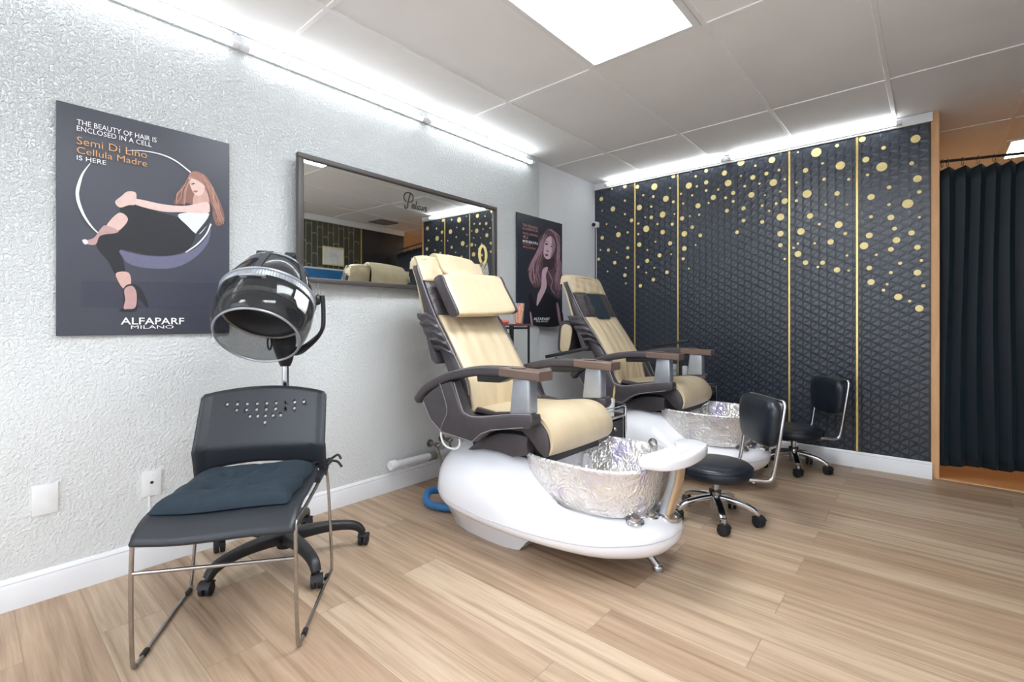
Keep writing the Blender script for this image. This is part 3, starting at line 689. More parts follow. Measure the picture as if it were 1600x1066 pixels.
# extra painted locks following the fall of the hair
rp = random.Random(3)
def locks(spine, n, spread, wd):
    out_ = []
    for k_ in range(n):
        o_ = rp.uniform(-1, 1); ph = rp.uniform(0, 6)
        out_.append(('strand', ' '.join('%.3f,%.3f,%.2f' % (u+o_*spread*(0.35+i_/len(spine))+0.012*math.sin(ph+2.1*i_), v_+0.01*math.sin(ph+i_), wd*(0.5+rp.random())*(0.4 if i_ in (0, len(spine)-1) else 1)) for i_, (u, v_) in enumerate(spine))))
    return out_
POSTER_B += [('shade', '0.735,0.845 0.80,0.822 0.828,0.767 0.775,0.69 0.70,0.636 0.735,0.70 0.75,0.77'), ('brow', '0.585,0.785,2 0.63,0.797,2.4 0.665,0.785,1.5'), ('brow', '0.72,0.775,1.5 0.76,0.78,2.4 0.80,0.768,1.5')]
POSTER_B += locks([(0.585, 0.86), (0.50, 0.74), (0.42, 0.64), (0.34, 0.55), (0.30, 0.45), (0.36, 0.38)], 11, 0.10, 3.2)+locks([(0.80, 0.88), (0.90, 0.78), (0.87, 0.66), (0.90, 0.55), (0.85, 0.45), (0.88, 0.33)], 10, 0.075, 3.2)+locks([(0.66, 0.905), (0.75, 0.90), (0.86, 0.87)], 4, 0.03, 2.4)
HAIR_A = locks([(0.80, 0.80), (0.86, 0.74), (0.89, 0.68), (0.915, 0.62), (0.925, 0.58)], 8, 0.03, 2.0)+locks([(0.725, 0.78), (0.705, 0.72), (0.68, 0.68), (0.665, 0.645)], 5, 0.03, 1.8)
COL_A['strand'] = '#b58a7c'; POSTER_A += HAIR_A
poster('hair_poster', 'large poster of a woman curled in a round ring chair, on the white wall', 0.24, 0.836, 0.986, 1.88, bgA, [(k_, p_, COL_A[k_]) for k_, p_ in POSTER_A if k_ not in ('T', 'hook')],
       [('THE BEAUTY OF HAIR IS', 0.096, 0.522, 0.914, 0.937, WT, 0.0), ('ENCLOSED IN A CELL', 0.096, 0.492, 0.887, 0.909, WT, 0.0), ('Semi Di Lino', 0.096, 0.466, 0.829, 0.862, OR, -0.004),
        ('Cellula Madre', 0.096, 0.466, 0.790, 0.819, OR, -0.004), ('IS HERE', 0.096, 0.243, 0.761, 0.781, WT, 0.0),
        ('ALFAPARF', 0.32, 0.69, 0.048, 0.080, WT, 0.012), ('MILANO', 0.376, 0.624, 0.028, 0.044, WT, 0.0)])
poster('hair_poster', 'narrow dark poster of a long-haired woman, between the mirror and the far corner', 2.921, 3.548, 1.013, 1.918, bgB, [(k_, p_, COL_B[k_]) for k_, p_ in POSTER_B if k_ not in ('T',)],
       [('THE ORIGINAL', 0.105, 0.42, 0.885, 0.908, PK, 0.0), ('ILLUMINATION', 0.105, 0.42, 0.858, 0.876, PK, 0.0), ('MAKE LUMINOUS', 0.105, 0.42, 0.815, 0.833, PK, 0.0), ('4U', 0.105, 0.21, 0.778, 0.808, PK, 0.0),
        ('MORE BEAUTIFUL', 0.105, 0.43, 0.742, 0.764, WT, 0.012), ('IN JUST 1', 0.105, 0.31, 0.718, 0.734, PK, 0.0), ('APPLICATION', 0.105, 0.364, 0.693, 0.710, PK, 0.0),
        ('ALFAPARF', 0.33, 0.683, 0.045, 0.070, WT, 0.012), ('MILANO', 0.384, 0.638, 0.026, 0.040, WT, 0.0)])

# ---------------------------------------------------------------- small things on the walls
p = thing('wall_plate', 'blank white wall plate low on the white wall at the left edge', 'wall plate', (0.0, 0.211, 0.374))
MB().box(0, 0.007, -0.036, 0.036, -0.056, 0.056, 0.0016, 2).build('plate', M['whiteplastic'], p)
MB().lathe([(0, 0), (0.003, 0), (0.002, 0.001), (0, 0.0012)], (0.007, 0, -0.03), (1, 0, 0), 10).build('screw', M['whiteplastic'], p)
p = thing('cable_wall_plate', 'white wall plate with a small dark socket, behind the visitor chair', 'wall plate', (0.0, 0.538, 0.352))
MB().box(0, 0.007, -0.034, 0.034, -0.053, 0.053, 0.0016, 2).build('plate', M['whiteplastic'], p)
MB().lathe([(0, 0), (0.006, 0), (0.006, 0.002), (0, 0.002)], (0.007, 0, 0.004), (1, 0, 0), 12).build('socket', M['black_s'], p)
for zz in (-0.034, 0.036): MB().lathe([(0, 0), (0.0035, 0), (0.0025, 0.001), (0, 0.0012)], (0.007, 0, zz), (1, 0, 0), 10).build('screw', M['whiteplastic'], p)
MB().box(0, 0.006, -0.012, -0.004, -0.24, -0.053, 0.001, 1).build('cable_cover', M['whiteplastic'], p)

s = thing('security_camera', 'small white camera with a black lens at the dark wall\'s left edge', 'camera', (-0.03, 4.195, 2.01))
MB().box(-0.024, 0.03, -0.03, 0.025, -0.026, 0.03, 0.006, 2).build('body', M['whiteplastic'], s)
MB().lathe([(0, 0), (0.019, 0), (0.019, 0.012), (0.012, 0.018), (0, 0.018)], (-0.002, -0.03, 0), (0, -1, 0), 20).build('lens', M['black_s'], s)
MB().tube([(-0.002, 0.012, -0.024), (-0.004, 0.018, -0.2), (-0.003, 0.018, -0.9), (-0.003, 0.018, -1.9)], 0.003, 6, smooth=4).build('cable', M['whiteplastic'], s)

fr = thing('picture_frame', 'small cream-framed certificate on the arch-patterned wall, seen in the mirror', 'picture', (3.475, 3.51, 1.91))
m = MB()
for a0, a1, b0, b1 in ((-0.155, 0.155, 0.098, 0.122), (-0.155, 0.155, -0.122, -0.098), (-0.155, -0.131, -0.098, 0.098), (0.131, 0.155, -0.098, 0.098)): m.box(-0.012, 0.012, a0, a1, b0, b1, 0.004, 2)
m.build('frame', mat('cream_frame_wood', '#e4dcae', 0.45), fr)
MB().box(-0.006, 0.010, -0.131, 0.131, -0.098, 0.098).build('sheet', mat('white_certificate_paper', '#e2e3e4', 0.7, var=0.05), fr)
m = MB()
for k, (w_, zz) in enumerate(((0.05, 0.03), (0.07, 0.01), (0.06, -0.012))): m.box(-0.0068, -0.0062, -w_, w_, zz, zz+0.006)
m.build('faint_print', PRINT('#b9bbc4'), fr)
sg = thing('blue_sign', 'blue sign board with a white top edge on the side wall, seen in the mirror', 'sign', (3.44, 3.28, 1.45))
MB().box(-0.012, 0.012, -0.5, 0.5, -0.3, 0.27, 0.003, 1).build('board', mat('blue_sign_print', '#2a6fa8', 0.4), sg)
MB().box(-0.015, 0.013, -0.5, 0.5, 0.27, 0.29, 0.002, 1).build('edge', M['whiteplastic'], sg)
MB().box(0.012, 0.05, -0.02, 0.02, -0.05, 0.05).build('bracket', M['black'], sg)

# drain pipe, valves, hoses behind the near spa chair
pp = thing('waste_pipe', 'white capped waste pipe running low along the white wall behind the near spa chair', 'pipe', (0.0, 1.70, 0.0))
MB().tube([(0.055, 0.03, 0.172), (0.055, 0.42, 0.165), (0.055, 0.62, 0.162)], 0.023, 18).build('pipe', M['white_paint'], pp)
MB().lathe([(0, 0), (0.026, 0), (0.03, 0.006), (0.03, 0.04), (0.026, 0.044), (0, 0.044)], (0.055, 0.0, 0.172), (0, 1, 0), 18).build('end_cap', M['white_paint'], pp)
MB().lathe([(0, 0), (0.029, 0), (0.029, 0.05), (0, 0.05)], (0.055, 0.30, 0.168), (0, 1, 0), 18).build('coupling', M['greyhose'], pp)
m = MB()
for yy in (0.12, 0.36): m.box(0.0, 0.06, yy, yy+0.012, 0.135, 0.147)
m.build('bracket', M['white_paint'], pp)
vv = thing('water_valve', 'cluster of metal water valves on the wall behind the near spa chair', 'valve', (0.0, 2.05, 0.0))
for k, (yy, zz) in enumerate(((0.0, 0.235), (0.1, 0.25))):
    MB().lathe([(0, 0), (0.026, 0), (0.026, 0.006), (0.011, 0.01), (0.011, 0.06), (0.016, 0.062), (0.016, 0.09), (0, 0.09)], (0.0, yy, zz), (1, 0, 0), 16).build('valve_body', M['dullchrome'], vv)
    MB().ball((0.098, yy, zz), (0.009, 0.02, 0.012), 12).build('handle', M['chrome'], vv)
    MB().tube([(0.082, yy, zz-0.012), (0.105, yy+0.005, zz-0.1), (0.13, yy-0.01, zz-0.18), (0.22, yy-0.02, zz-0.2)], 0.007, 8, smooth=5).build('supply_hose', M['greyhose'], vv)
h = MB().tube([(0.56, 1.78, 0.025), (0.49, 1.735, 0.025), (0.41, 1.70, 0.04), (0.36, 1.745, 0.075), (0.38, 1.82, 0.07), (0.47, 1.90, 0.045), (0.53, 1.95, 0.03)], 0.021, 12, smooth=6).build('drain_hose', M['blue'])
tag(h, 'thick blue drain hose looping out behind the near spa chair\'s white base', 'hose')

# ================================================================ spa pedicure chairs (face +X, x measured from the wall)
FX = [(0.55, 0.85), (0.61, 0.822), (0.74, 0.796), (0.81, 0.752), (0.93, 0.668), (1.076, 0.562), (1.26, 0.462), (1.37, 0.408), (1.40, 0.385)]
BX = [(0.55, 0.72), (0.74, 0.645), (0.81, 0.605), (0.93, 0.535), (1.06, 0.458), (1.256, 0.398), (1.34, 0.358), (1.40, 0.352)]
HW = [(0.55, 0.232), (0.9, 0.24), (1.2, 0.25), (1.33, 0.25), (1.375, 0.235), (1.40, 0.20)]
def spa_chair(cy, label, pillow_front=True):
    OX = 1.10
    t = thing('spa_pedicure_chair', label, 'spa chair', (OX, cy, 0))
    def B(m, name, mt, par=None, **kw):
        m.move(Matrix.Translation((-OX, 0, 0))); return m.build(name, mt, par or t, **kw)
    # --- white tub base
    WT_ = [(0.52, 0.06), (0.535, 0.14), (0.57, 0.22), (0.65, 0.295), (0.78, 0.34), (0.95, 0.36), (1.10, 0.365), (1.25, 0.355), (1.40, 0.325), (1.52, 0.285), (1.62, 0.23), (1.69, 0.17), (1.735, 0.10), (1.752, 0.04)]
    ZT = [(0.52, 0.27), (0.535, 0.32), (0.57, 0.37), (0.65, 0.425), (0.78, 0.462), (0.95, 0.475), (1.08, 0.465), (1.16, 0.43), (1.25, 0.36), (1.33, 0.30), (1.42, 0.272), (1.55, 0.262), (1.66, 0.258), (1.72, 0.245), (1.752, 0.215)]
    ZB = [(0.52, 0.20), (0.535, 0.16), (0.57, 0.125), (0.65, 0.10), (0.80, 0.088), (1.2, 0.085), (1.5, 0.083), (1.62, 0.095), (1.70, 0.118), (1.735, 0.145), (1.752, 0.17)]
    xs = [0.52, 0.527, 0.54, 0.56, 0.59, 0.63, 0.68, 0.74, 0.81, 0.88, 0.95, 1.02, 1.07, 1.095, 1.11, 1.125, 1.14, 1.155, 1.17, 1.185, 1.2, 1.215, 1.23, 1.255, 1.28, 1.305, 1.33, 1.38, 1.44, 1.5, 1.56, 1.61, 1.65, 1.69, 1.715, 1.735, 1.746, 1.752]
    sw = smooth_pts(WT_, 8); st = smooth_pts(ZT, 8); sb = smooth_pts(ZB, 8)
    rings_ = []
    for x in xs:
        w_, zt, zb = interp(sw, x), interp(st, x), interp(sb, x)
        zs = min(zb+0.095, (zt+zb)/2+0.01); e = 2.35
        r = []
        for k in range(96):
            a = 2*PI*k/96; c_, s_ = math.cos(a), math.sin(a)
            yy = w_*math.copysign(abs(c_)**(2/e), c_)
            hh = (zt-zs) if s_ > 0 else (zs-zb)
            zz = zs+hh*math.copysign(abs(s_)**(2/e), s_)
            if s_ > 0 and (abs(x-1.388)/0.262)**2.8+(abs(yy)/0.212)**2.8 < 1: zz = min(zz, 0.258)     # well for the basin
            r.append((x, yy, zz))
        rings_.append(r)
    base = B(MB().rings(rings_), 'tub_base', M['shell'], angle=50)
    # moulding seam round the tub
    def seam_pt(x, sgn):
        w_, zt, zb = interp(sw, x), interp(st, x), interp(sb, x)
        return (x, sgn*(w_+0.0005), min(zb+0.095, (zt+zb)/2+0.01))
    loop = [seam_pt(x, -1) for x in xs]+[seam_pt(x, 1) for x in reversed(xs)]
    B(MB().tube(loop, 0.0022, 6, closed=True), 'seam', mat('seam_shadow_line', '#b9b7c4', 0.4), base)
    sk = []
    for x, w_, z0, g_ in ((0.56, 0.06, 0.0, 0.05), (0.59, 0.13, 0.0, 0.065), (0.66, 0.185, 0.0, 0.08), (0.78, 0.215, 0.0, 0.085), (0.92, 0.222, 0.0, 0.085), (1.02, 0.218, 0.0, 0.085), (1.075, 0.205, 0.0, 0.08), (1.10, 0.20, 0.004, 0.075),
                          (1.115, 0.20, 0.022, 0.065), (1.14, 0.20, 0.05, 0.05), (1.175, 0.20, 0.075, 0.035), (1.22, 0.20, 0.092, 0.02)):
        top = 0.145
        sk.append([(x, -w_, z0), (x, -w_-g_*0.22, z0+(top-z0)*0.28), (x, -w_-g_*0.6, z0+(top-z0)*0.62), (x, -w_-g_, top), (x, w_+g_, top), (x, w_+g_*0.6, z0+(top-z0)*0.62), (x, w_+g_*0.22, z0+(top-z0)*0.28), (x, w_, z0)])
    B(MB().rings(sk), 'plinth', M['shell'], base, angle=30)
    # chrome front foot
    f = MB().tube([(1.585, 0.03, 0.12), (1.60, 0.035, 0.075), (1.635, 0.045, 0.03), (1.645, 0.048, 0.018)], [0.02, 0.018, 0.015, 0.016], 14, smooth=4)
    f.lathe([(0, 0), (0.024, 0), (0.026, 0.006), (0.02, 0.022), (0, 0.024)], (1.648, 0.05, 0), (0, 0, 1), 18)
    B(f, 'front_foot', M['chrome'])
    # --- basin with its crinkled foil liner
    def ring(z, rx, ry, e, x0=1.388): return [(x0+a, b, z) for a, b in ellip(64, rx, ry, e)]
    bs = [ring(0.245, 0.02, 0.02, 2), ring(0.245, 0.225, 0.165, 2.4), ring(0.262, 0.255, 0.20, 2.5), ring(0.31, 0.280, 0.228, 2.7), ring(0.39, 0.299, 0.252, 2.8), ring(0.448, 0.309, 0.264, 2.8),
          ring(0.458, 0.317, 0.272, 2.8), ring(0.464, 0.316, 0.271, 2.8), ring(0.466, 0.307, 0.262, 2.8), ring(0.458, 0.297, 0.252, 2.8), ring(0.39, 0.286, 0.238, 2.8), ring(0.31, 0.264, 0.212, 2.7), ring(0.275, 0.234, 0.18, 2.5), ring(0.268, 0.02, 0.02, 2)]
    basin = B(MB().rings(bs), 'basin', M['foil'], angle=60)
    rim = [(1.388+a, b, 0.462) for a, b in ellip(64, 0.312, 0.267, 2.8)]
    B(MB().tube(rim, 0.008, 8, closed=True), 'rim', M['foil'], basin)
    nz = MB().tube([(1.555, 0.235, 0.45), (1.55, 0.215, 0.485), (1.565, 0.18, 0.495), (1.59, 0.15, 0.485)], [0.012, 0.016, 0.02, 0.012], 12, smooth=4)
    nz.ball((1.535, 0.235, 0.475), 0.016, 14)
    B(nz, 'shower_head', M['chrome'])
    for kx, ky, kind in ((1.632, -0.125, 0), (1.652, -0.035, 1)):
        k_ = MB().lathe([(0, 0), (0.034, 0), (0.036, 0.005), (0.03, 0.012), (0.022, 0.014), (0.020, 0.024), (0, 0.026)], (kx, ky, 0.2515), (0.08, -0.12, 1), 24)
        if kind == 0: k_.tube([(kx, ky, 0.268), (kx+0.03, ky+0.025, 0.272)], 0.006, 8)
        B(k_, 'control_knob', M['chrome'])
    # --- footrest on its curved post
    B(MB().lathe([(0, 0), (0.052, 0), (0.05, 0.012), (0.036, 0.02), (0, 0.02)], (1.700, 0.03, 0.244), (0.1, 0, 1), 24), 'post_collar', M['chrome'])
    pl = [(1.688, 0.03, 0.255), (1.705, 0.03, 0.32), (1.728, 0.03, 0.40), (1.738, 0.03, 0.475)]
    B(MB().tube(pl, 1.0, prof=rrect(0.075, 0.036), up=(1, 0, 0), smooth=6), 'footrest_post', M['silver'])
    pl2 = [(x+0.013, y, z) for x, y, z in pl]
    B(MB().tube(pl2, 1.0, prof=rrect(0.066, 0.03), up=(1, 0, 0), smooth=6), 'post_trim', M['tanpost'])
    out = smooth_pts([(1.665, -0.16), (1.70, -0.175), (1.765, -0.15), (1.805, -0.06), (1.815, 0.04), (1.808, 0.16), (1.785, 0.235), (1.735, 0.262), (1.68, 0.245), (1.665, 0.19), (1.69, 0.11), (1.692, 0.03), (1.68, -0.07)], 4, True)
    cxm, cym = 1.738, 0.04
    def sc(f_, z): return [(cxm+(a-cxm)*f_, cym+(b-cym)*f_, z) for a, b in out]
    B(MB().rings([sc(0.80, 0.480), sc(0.97, 0.483), sc(1.0, 0.491), sc(1.0, 0.513), sc(0.97, 0.522), sc(0.88, 0.526), sc(0.4, 0.518)]), 'footrest_pad', M['shell'], angle=50)

    # --- seat
    top = [(0.79, 0.56), (0.80, 0.605), (0.88, 0.622), (1.0, 0.628), (1.12, 0.645), (1.2, 0.650), (1.265, 0.632), (1.31, 0.588), (1.326, 0.54), (1.322, 0.505), (1.313, 0.488)]
    ts = smooth_pts(top, 4)
    ins = [(a-0.012, b-0.012) for a, b in reversed(ts)]
    poly = ts+ins
    rr = []
    for y, k in ((-0.250, 0.985), (-0.244, 0.995), (-0.20, 1.0), (-0.1, 1.002), (0, 0.998), (0.1, 1.002), (0.2, 1.0), (0.244, 0.995), (0.250, 0.985)):
        dz = 0.006*math.sin((y+0.25)*9); fx = 0.012*(1-(y/0.25)**2)
        rr.append([(1.0+(a-1.0)*(0.5+0.5*k)+(fx if a > 1.25 else 0), y, 0.5+(b-0.5)*k+(dz if b > 0.58 else 0)) for a, b in poly])
    seat = B(MB().rings(rr), 'seat', M['cream'], angle=50)
    core = [(0.84, 0.595), (1.0, 0.608), (1.2, 0.632), (1.255, 0.616), (1.296, 0.575), (1.308, 0.53), (1.304, 0.478), (1.285, 0.466), (1.245, 0.492), (1.20, 0.535), (1.16, 0.56), (0.84, 0.555)]
    B(MB().prism(core, lambda a, b, dd: (a, dd, b), -0.256, 0.256, 0.006), 'seat_core', M['brown'], angle=35)
    fl = [(0.81, 0.418), (0.87, 0.462), (0.95, 0.505), (1.02, 0.532), (1.12, 0.543), (1.19, 0.54), (1.185, 0.50), (1.19, 0.462), (1.10, 0.436), (1.02, 0.444), (0.92, 0.44)]
    B(MB().prism(fl, lambda a, b, dd: (a, dd, b), -0.252, 0.252, 0.006), 'under_seat_skirt', M['brown'], angle=35)
    B(MB().box(0.80, 1.272, -0.20, 0.20, 0.43, 0.56), 'seat_mechanism', M['black_s'])

    # --- backrest
    zs = [0.55, 0.58, 0.62, 0.68, 0.74, 0.78, 0.83, 0.88, 0.94, 1.0, 1.06, 1.12, 1.18, 1.24, 1.29, 1.33, 1.36, 1.385, 1.398]
    rr = []
    for z in zs:
        a, b, w_ = interp(FX, z), interp(BX, z), interp(HW, z)
        rr.append([((a+b)/2+u*(a-b), v*2*w_, z) for u, v in RR])
    bk = B(MB().rings(rr), 'backrest', M['brown'], angle=50)
    def patch(z0, z1, y0, y1, lift, name, mt, puff=0.012, par=bk, nz_=26, ny=40, side='f', edge=0.0, skew=0.0):
        m = MB(); tab = FX if side == 'f' else BX; sg = 1 if side == 'f' else -1
        def surf(i, j, top_):
            z = z0+(z1-z0)*i; y = y0+(y1-y0)*j
            e = (1-abs(2*i-1)**8)*(1-abs(2*j-1)**8)
            wv = 0.003*math.sin(9*j+13*i)+0.0022*math.sin(31*j-5*i)+0.0045*math.sin(44*j+7*i)*abs(2*i-1)**2*(0.4+abs(2*j-1))
            x = interp(tab, z)+sg*((lift+puff*e+wv*e) if top_ else -0.01)
            return (x, y+skew*(z-z0), z)
        F_ = [[surf(i/nz_, j/ny, True) for j in range(ny+1)] for i in range(nz_+1)]
        rows = []
        for i, r in enumerate(F_):
            bk_ = [surf(i/nz_, j/ny, False) for j in range(ny, -1, -1)]
            rows.append(r+bk_)
        m.rings(rows); return B(m, name, mt, par, angle=60)
    patch(0.575, 1.076, -0.222, 0.222, 0.006, 'back_cushion', M['cream'], 0.018)
    patch(1.262, 1.397, -0.243, 0.243, 0.006, 'head_cushion', M['cream'], 0.012)
    patch(1.076, 1.262, -0.236, 0.236, 0.004, 'neck_panel', M['brown_w'], 0.016)
    patch(1.05, 1.392, -0.235, 0.235, 0.004, 'rear_head_cover', M['cream'], 0.01, side='b')
    # crown of the head cover, folded over the top edge
    cr = [[(0.412, y, 1.385+dz), (0.398, y, 1.402+dz), (0.372, y, 1.408+dz), (0.350, y, 1.40+dz), (0.346, y, 1.36+dz), (0.38, y, 1.36+dz)] for y, dz in ((-0.243, -0.03), (-0.225, -0.006), (-0.18, 0.002), (0, 0.006), (0.15, 0.0), (0.21, -0.012), (0.243, -0.045))]
    B(MB().rings(cr), 'head_cover_fold', M['cream'], bk, angle=60)
    for sg in (-1, 1):
        B(MB().tube([(interp(FX, z)-0.004, sg*(interp(HW, z)-0.002), z) for z in zs[3:-2]], 0.0032, 6, smooth=2), 'piping', mat('grey_piping', '#8b868a', 0.5), bk)
        bo_ = [(0.868, 0.612), (0.885, 0.636), (1.0, 0.626), (1.13, 0.644), (1.13, 0.630), (1.0, 0.606)]
        B(MB().prism(bo_, lambda a, b, dd: (a, sg*dd, b), 0.238, 0.262, 0.006), 'seat_bolster', M['brown'], seat)
    # gathered side covers and the remote pocket behind
    for sg in (-1, 1):
        m = MB(); rows = []
        for i in range(15):
            z = 0.875+(1.07-0.875)*i/14
            crs = 0.006*math.sin(i*1.9+0.5)
            a, b, w_ = interp(FX, z), interp(BX, z), interp(HW, z)
            bl = 0.006+0.010*math.sin(PI*i/14)+0.005*math.sin(i*2.1)
            b2 = b-0.012-0.02*(i/14)**3-0.01*math.sin(i*1.7)**2
            rows.append([(a-0.004, sg*(w_-0.02), z+0.0), (a-0.002, sg*(w_+bl), z-0.005), ((a+b)/2, sg*(w_+bl+0.006+crs), z+0.02), (b2, sg*(w_+bl), z+0.015), (b2-0.006, sg*(w_-0.03), z+0.015), ((a+b)/2, sg*(w_-0.05), z)])
        m.rings(rows); B(m, 'side_cover', M['brown_w'], bk, angle=70)
    pk = MB(); pk.prism([(0.505, 0.965), (0.53, 0.97), (0.60, 0.83), (0.585, 0.82), (0.55, 0.84)], lambda a, b, dd: (a, dd, b), -0.262, -0.12, 0.008)
    B(pk, 'remote_pocket', M['brown'], bk)
    # headrest pillow and strap
    if pillow_front:
        pb = [(0.515, 1.262), (0.548, 1.288), (0.580, 1.285), (0.615, 1.225), (0.668, 1.145), (0.702, 1.090), (0.698, 1.072), (0.665, 1.062), (0.632, 1.085), (0.57, 1.18)]
        y0, y1 = -0.213, 0.238; dxz = 0.0
        pp_ = smooth_pts(pb, 3, True); rr = []
        for y, k in ((y0+0.004, 0.86), (y0+0.012, 0.97), (y0+0.05, 1.0), (y0+0.2, 1.03), (y1-0.15, 1.03), (y1-0.04, 1.0), (y1-0.012, 0.95), (y1-0.002, 0.84)):
            rr.append([(0.607+(a-0.607)*k+0.02*(y-y0), y, 1.17+(b-1.17)*k+0.045*(y-y0)) for a, b in pp_])
        pil = B(MB().rings(rr), 'headrest_pillow', M['cream'], bk, angle=60)
        for yy in (y0, y1-0.004):
            kx = 0.02*(yy-y0); kz = 0.045*(yy-y0)
            B(MB().prism([(0.607+(a-0.607)*0.97+kx, 1.17+(b-1.17)*0.97+kz) for a, b in pp_], lambda a, b, dd: (a, dd, b), yy-0.004, yy+0.014, 0.004), 'pillow_side', M['brown'], pil)
        sp = [(0.562, 1.283), (0.52, 1.30), (0.47, 1.325), (0.435, 1.372), (0.405, 1.414), (0.365, 1.424), (0.335, 1.405), (0.322, 1.36), (0.335, 1.28), (0.36, 1.19)]
        s2 = smooth_pts(sp, 4); th = [(a-0.004, b-0.012) for a, b in reversed(s2)]
        B(MB().rings([[(a, y, b+dz) for a, b in s2+th] for y, dz in ((-0.105, 0.002), (-0.098, 0.006), (0, 0.008), (0.1, 0.004), (0.175, -0.004), (0.182, -0.008))]), 'pillow_strap', M['cream'], pil, angle=60)
    else:
        patch(1.066, 1.258, -0.075, 0.095, 0.027, 'neck_strap', M['teal'], 0.003)
        pb = smooth_pts([(0.335, 1.045), (0.37, 1.05), (0.43, 1.02), (0.42, 0.93), (0.40, 0.835), (0.37, 0.805), (0.315, 0.805), (0.295, 0.83), (0.30, 0.93), (0.312, 1.02)], 3, True)
        rr = [[(0.365+(a-0.365)*k, y, 0.925+(b-0.925)*k) for a, b in pb] for y, k in ((-0.215, 0.86), (-0.205, 0.98), (-0.15, 1.0), (0.1, 1.02), (0.2, 0.98), (0.21, 0.86))]
        pil = B(MB().rings(rr), 'headrest_pillow', M['brown'], bk, angle=60)
        inner = [(0.365+(a-0.365)*0.80+0.018, 0.925+(b-0.925)*0.86-0.012) for a, b in pb]
        B(MB().prism(inner, lambda a, b, dd: (a, dd, b), -0.222, -0.205, 0.005), 'pillow_side', M['cream'], pil)
    # --- arms
    side = [(0.564, 0.650), (0.595, 0.59), (0.63, 0.55), (0.712, 0.498), (0.82, 0.488), (0.925, 0.484), (0.95, 0.500), (0.982, 0.53), (1.047, 0.557), (1.132, 0.578), (1.229, 0.593), (1.262, 0.60), (1.277, 0.623), (1.272, 0.655),
            (1.16, 0.642), (1.0, 0.612), (0.92, 0.602), (0.885, 0.604), (0.862, 0.615), (0.84, 0.645), (0.782, 0.758), (0.70, 0.735), (0.62, 0.69)]
    for sg in (-1, 1):
        F3 = lambda a, b, dd: (a, sg*dd, b)
        sp_ = B(MB().prism(side, F3, 0.262, 0.330, 0.010, 3), 'side_panel', M['brown'], angle=40)
        lp = [(0.572, 0.640), (0.63, 0.555), (0.712, 0.505), (0.925, 0.491), (0.982, 0.536), (1.047, 0.563), (1.229, 0.599)]
        B(MB().tube([(a, sg*0.3305, b) for a, b in lp], 0.0022, 6), 'piping', mat('grey_piping', '#8b868a', 0.5), sp_)
        lp = [(0.70, 0.74), (0.745, 0.65), (0.752, 0.60), (0.72, 0.545), (0.705, 0.505)]
        B(MB().tube([(a, sg*0.3305, b) for a, b in lp], 0.0018, 6, smooth=4), 'piping', mat('grey_piping', '#8b868a', 0.5), sp_)
        lp = [(0.795, 0.748), (0.848, 0.635), (0.868, 0.612), (0.92, 0.602), (1.0, 0.612), (1.16, 0.642), (1.265, 0.653)]
        B(MB().tube([(a, sg*0.322, b+0.002) for a, b in lp], 0.003, 6, smooth=3), 'piping', mat('grey_piping', '#8b868a', 0.5), sp_)
        ap = [(0.505, 0.636), (0.555, 0.683), (0.62, 0.722), (0.74, 0.772), (0.87, 0.803), (0.98, 0.818), (1.098, 0.822)]
        B(MB().tube([(a, sg*0.292, b) for a, b in ap], [0.92, 0.98, 1, 1, 1, 1, 1], prof=rrect(0.080, 0.046), up=(0, 0, 1), smooth=5), 'arm', M['brown'], angle=60)
        wp = [(1.098, 0.824), (1.2, 0.820), (1.318, 0.817)]
        pad = B(MB().tube([(a, sg*0.290, b) for a, b in wp], 1.0, prof=[(-0.044, -0.020), (0.044, -0.020), (0.047, -0.014), (0.047, 0.014), (0.042, 0.019), (-0.042, 0.019), (-0.047, 0.014), (-0.047, -0.014)], up=(0, 0, 1), smooth=3), 'arm_pad', M['wood'], angle=25)
        B(MB().lathe([(0, 0), (0.032, 0), (0.034, 0.003), (0.030, 0.005), (0.024, 0.002), (0, 0.002)], (1.17, sg*0.290, 0.8405), (0.03, 0, 1), 24), 'cup_ring', M['wood'], pad)
        post = [(1.160, 0.806), (1.250, 0.803), (1.252, 0.650), (1.140, 0.640)]
        B(MB().prism(post, F3, 0.255, 0.318, 0.010, 3), 'arm_post', M['silver'], angle=40)
        hp = [(0.94, 0.797), (1.135, 0.803), (1.14, 0.797), (1.08, 0.772), (0.945, 0.766)]
        B(MB().prism(hp, F3, 0.255, 0.315, 0.003), 'phone_holder', M['black'], angle=30)
    # folded side tray beyond the outer arm
    tr = [(0.83, 0.828), (1.112, 0.888), (1.118, 0.902), (1.11, 0.906), (0.825, 0.846)]
    B(MB().prism(tr, lambda a, b, dd: (a, dd, b), 0.352, 0.376, 0.003), 'side_tray', M['black'])
    B(MB().tube([(0.90, 0.345, 0.80), (0.90, 0.364, 0.835)], 0.008, 8), 'tray_bracket', M['black'])
    # white charging cable at the arm
    return t
C1Y, C2Y = 1.87, 3.295
spa_chair(C1Y, 'nearer spa pedicure chair, cream and taupe, with a cream headrest pillow in front', True)
spa_chair(C2Y, 'farther spa pedicure chair by the dark wall, its headrest pillow hung behind the back', False)
cd = MB().tube([(0.705, 1.545, 0.512), (0.705, 1.548, 0.47), (0.73, 1.555, 0.435), (0.785, 1.56, 0.43), (0.825, 1.555, 0.455), (0.83, 1.55, 0.495)], 0.005, 8, smooth=6).build('power_cord', M['whiteplastic'])
tag(cd, 'white cord looping below the near spa chair\'s side panel', 'cord')

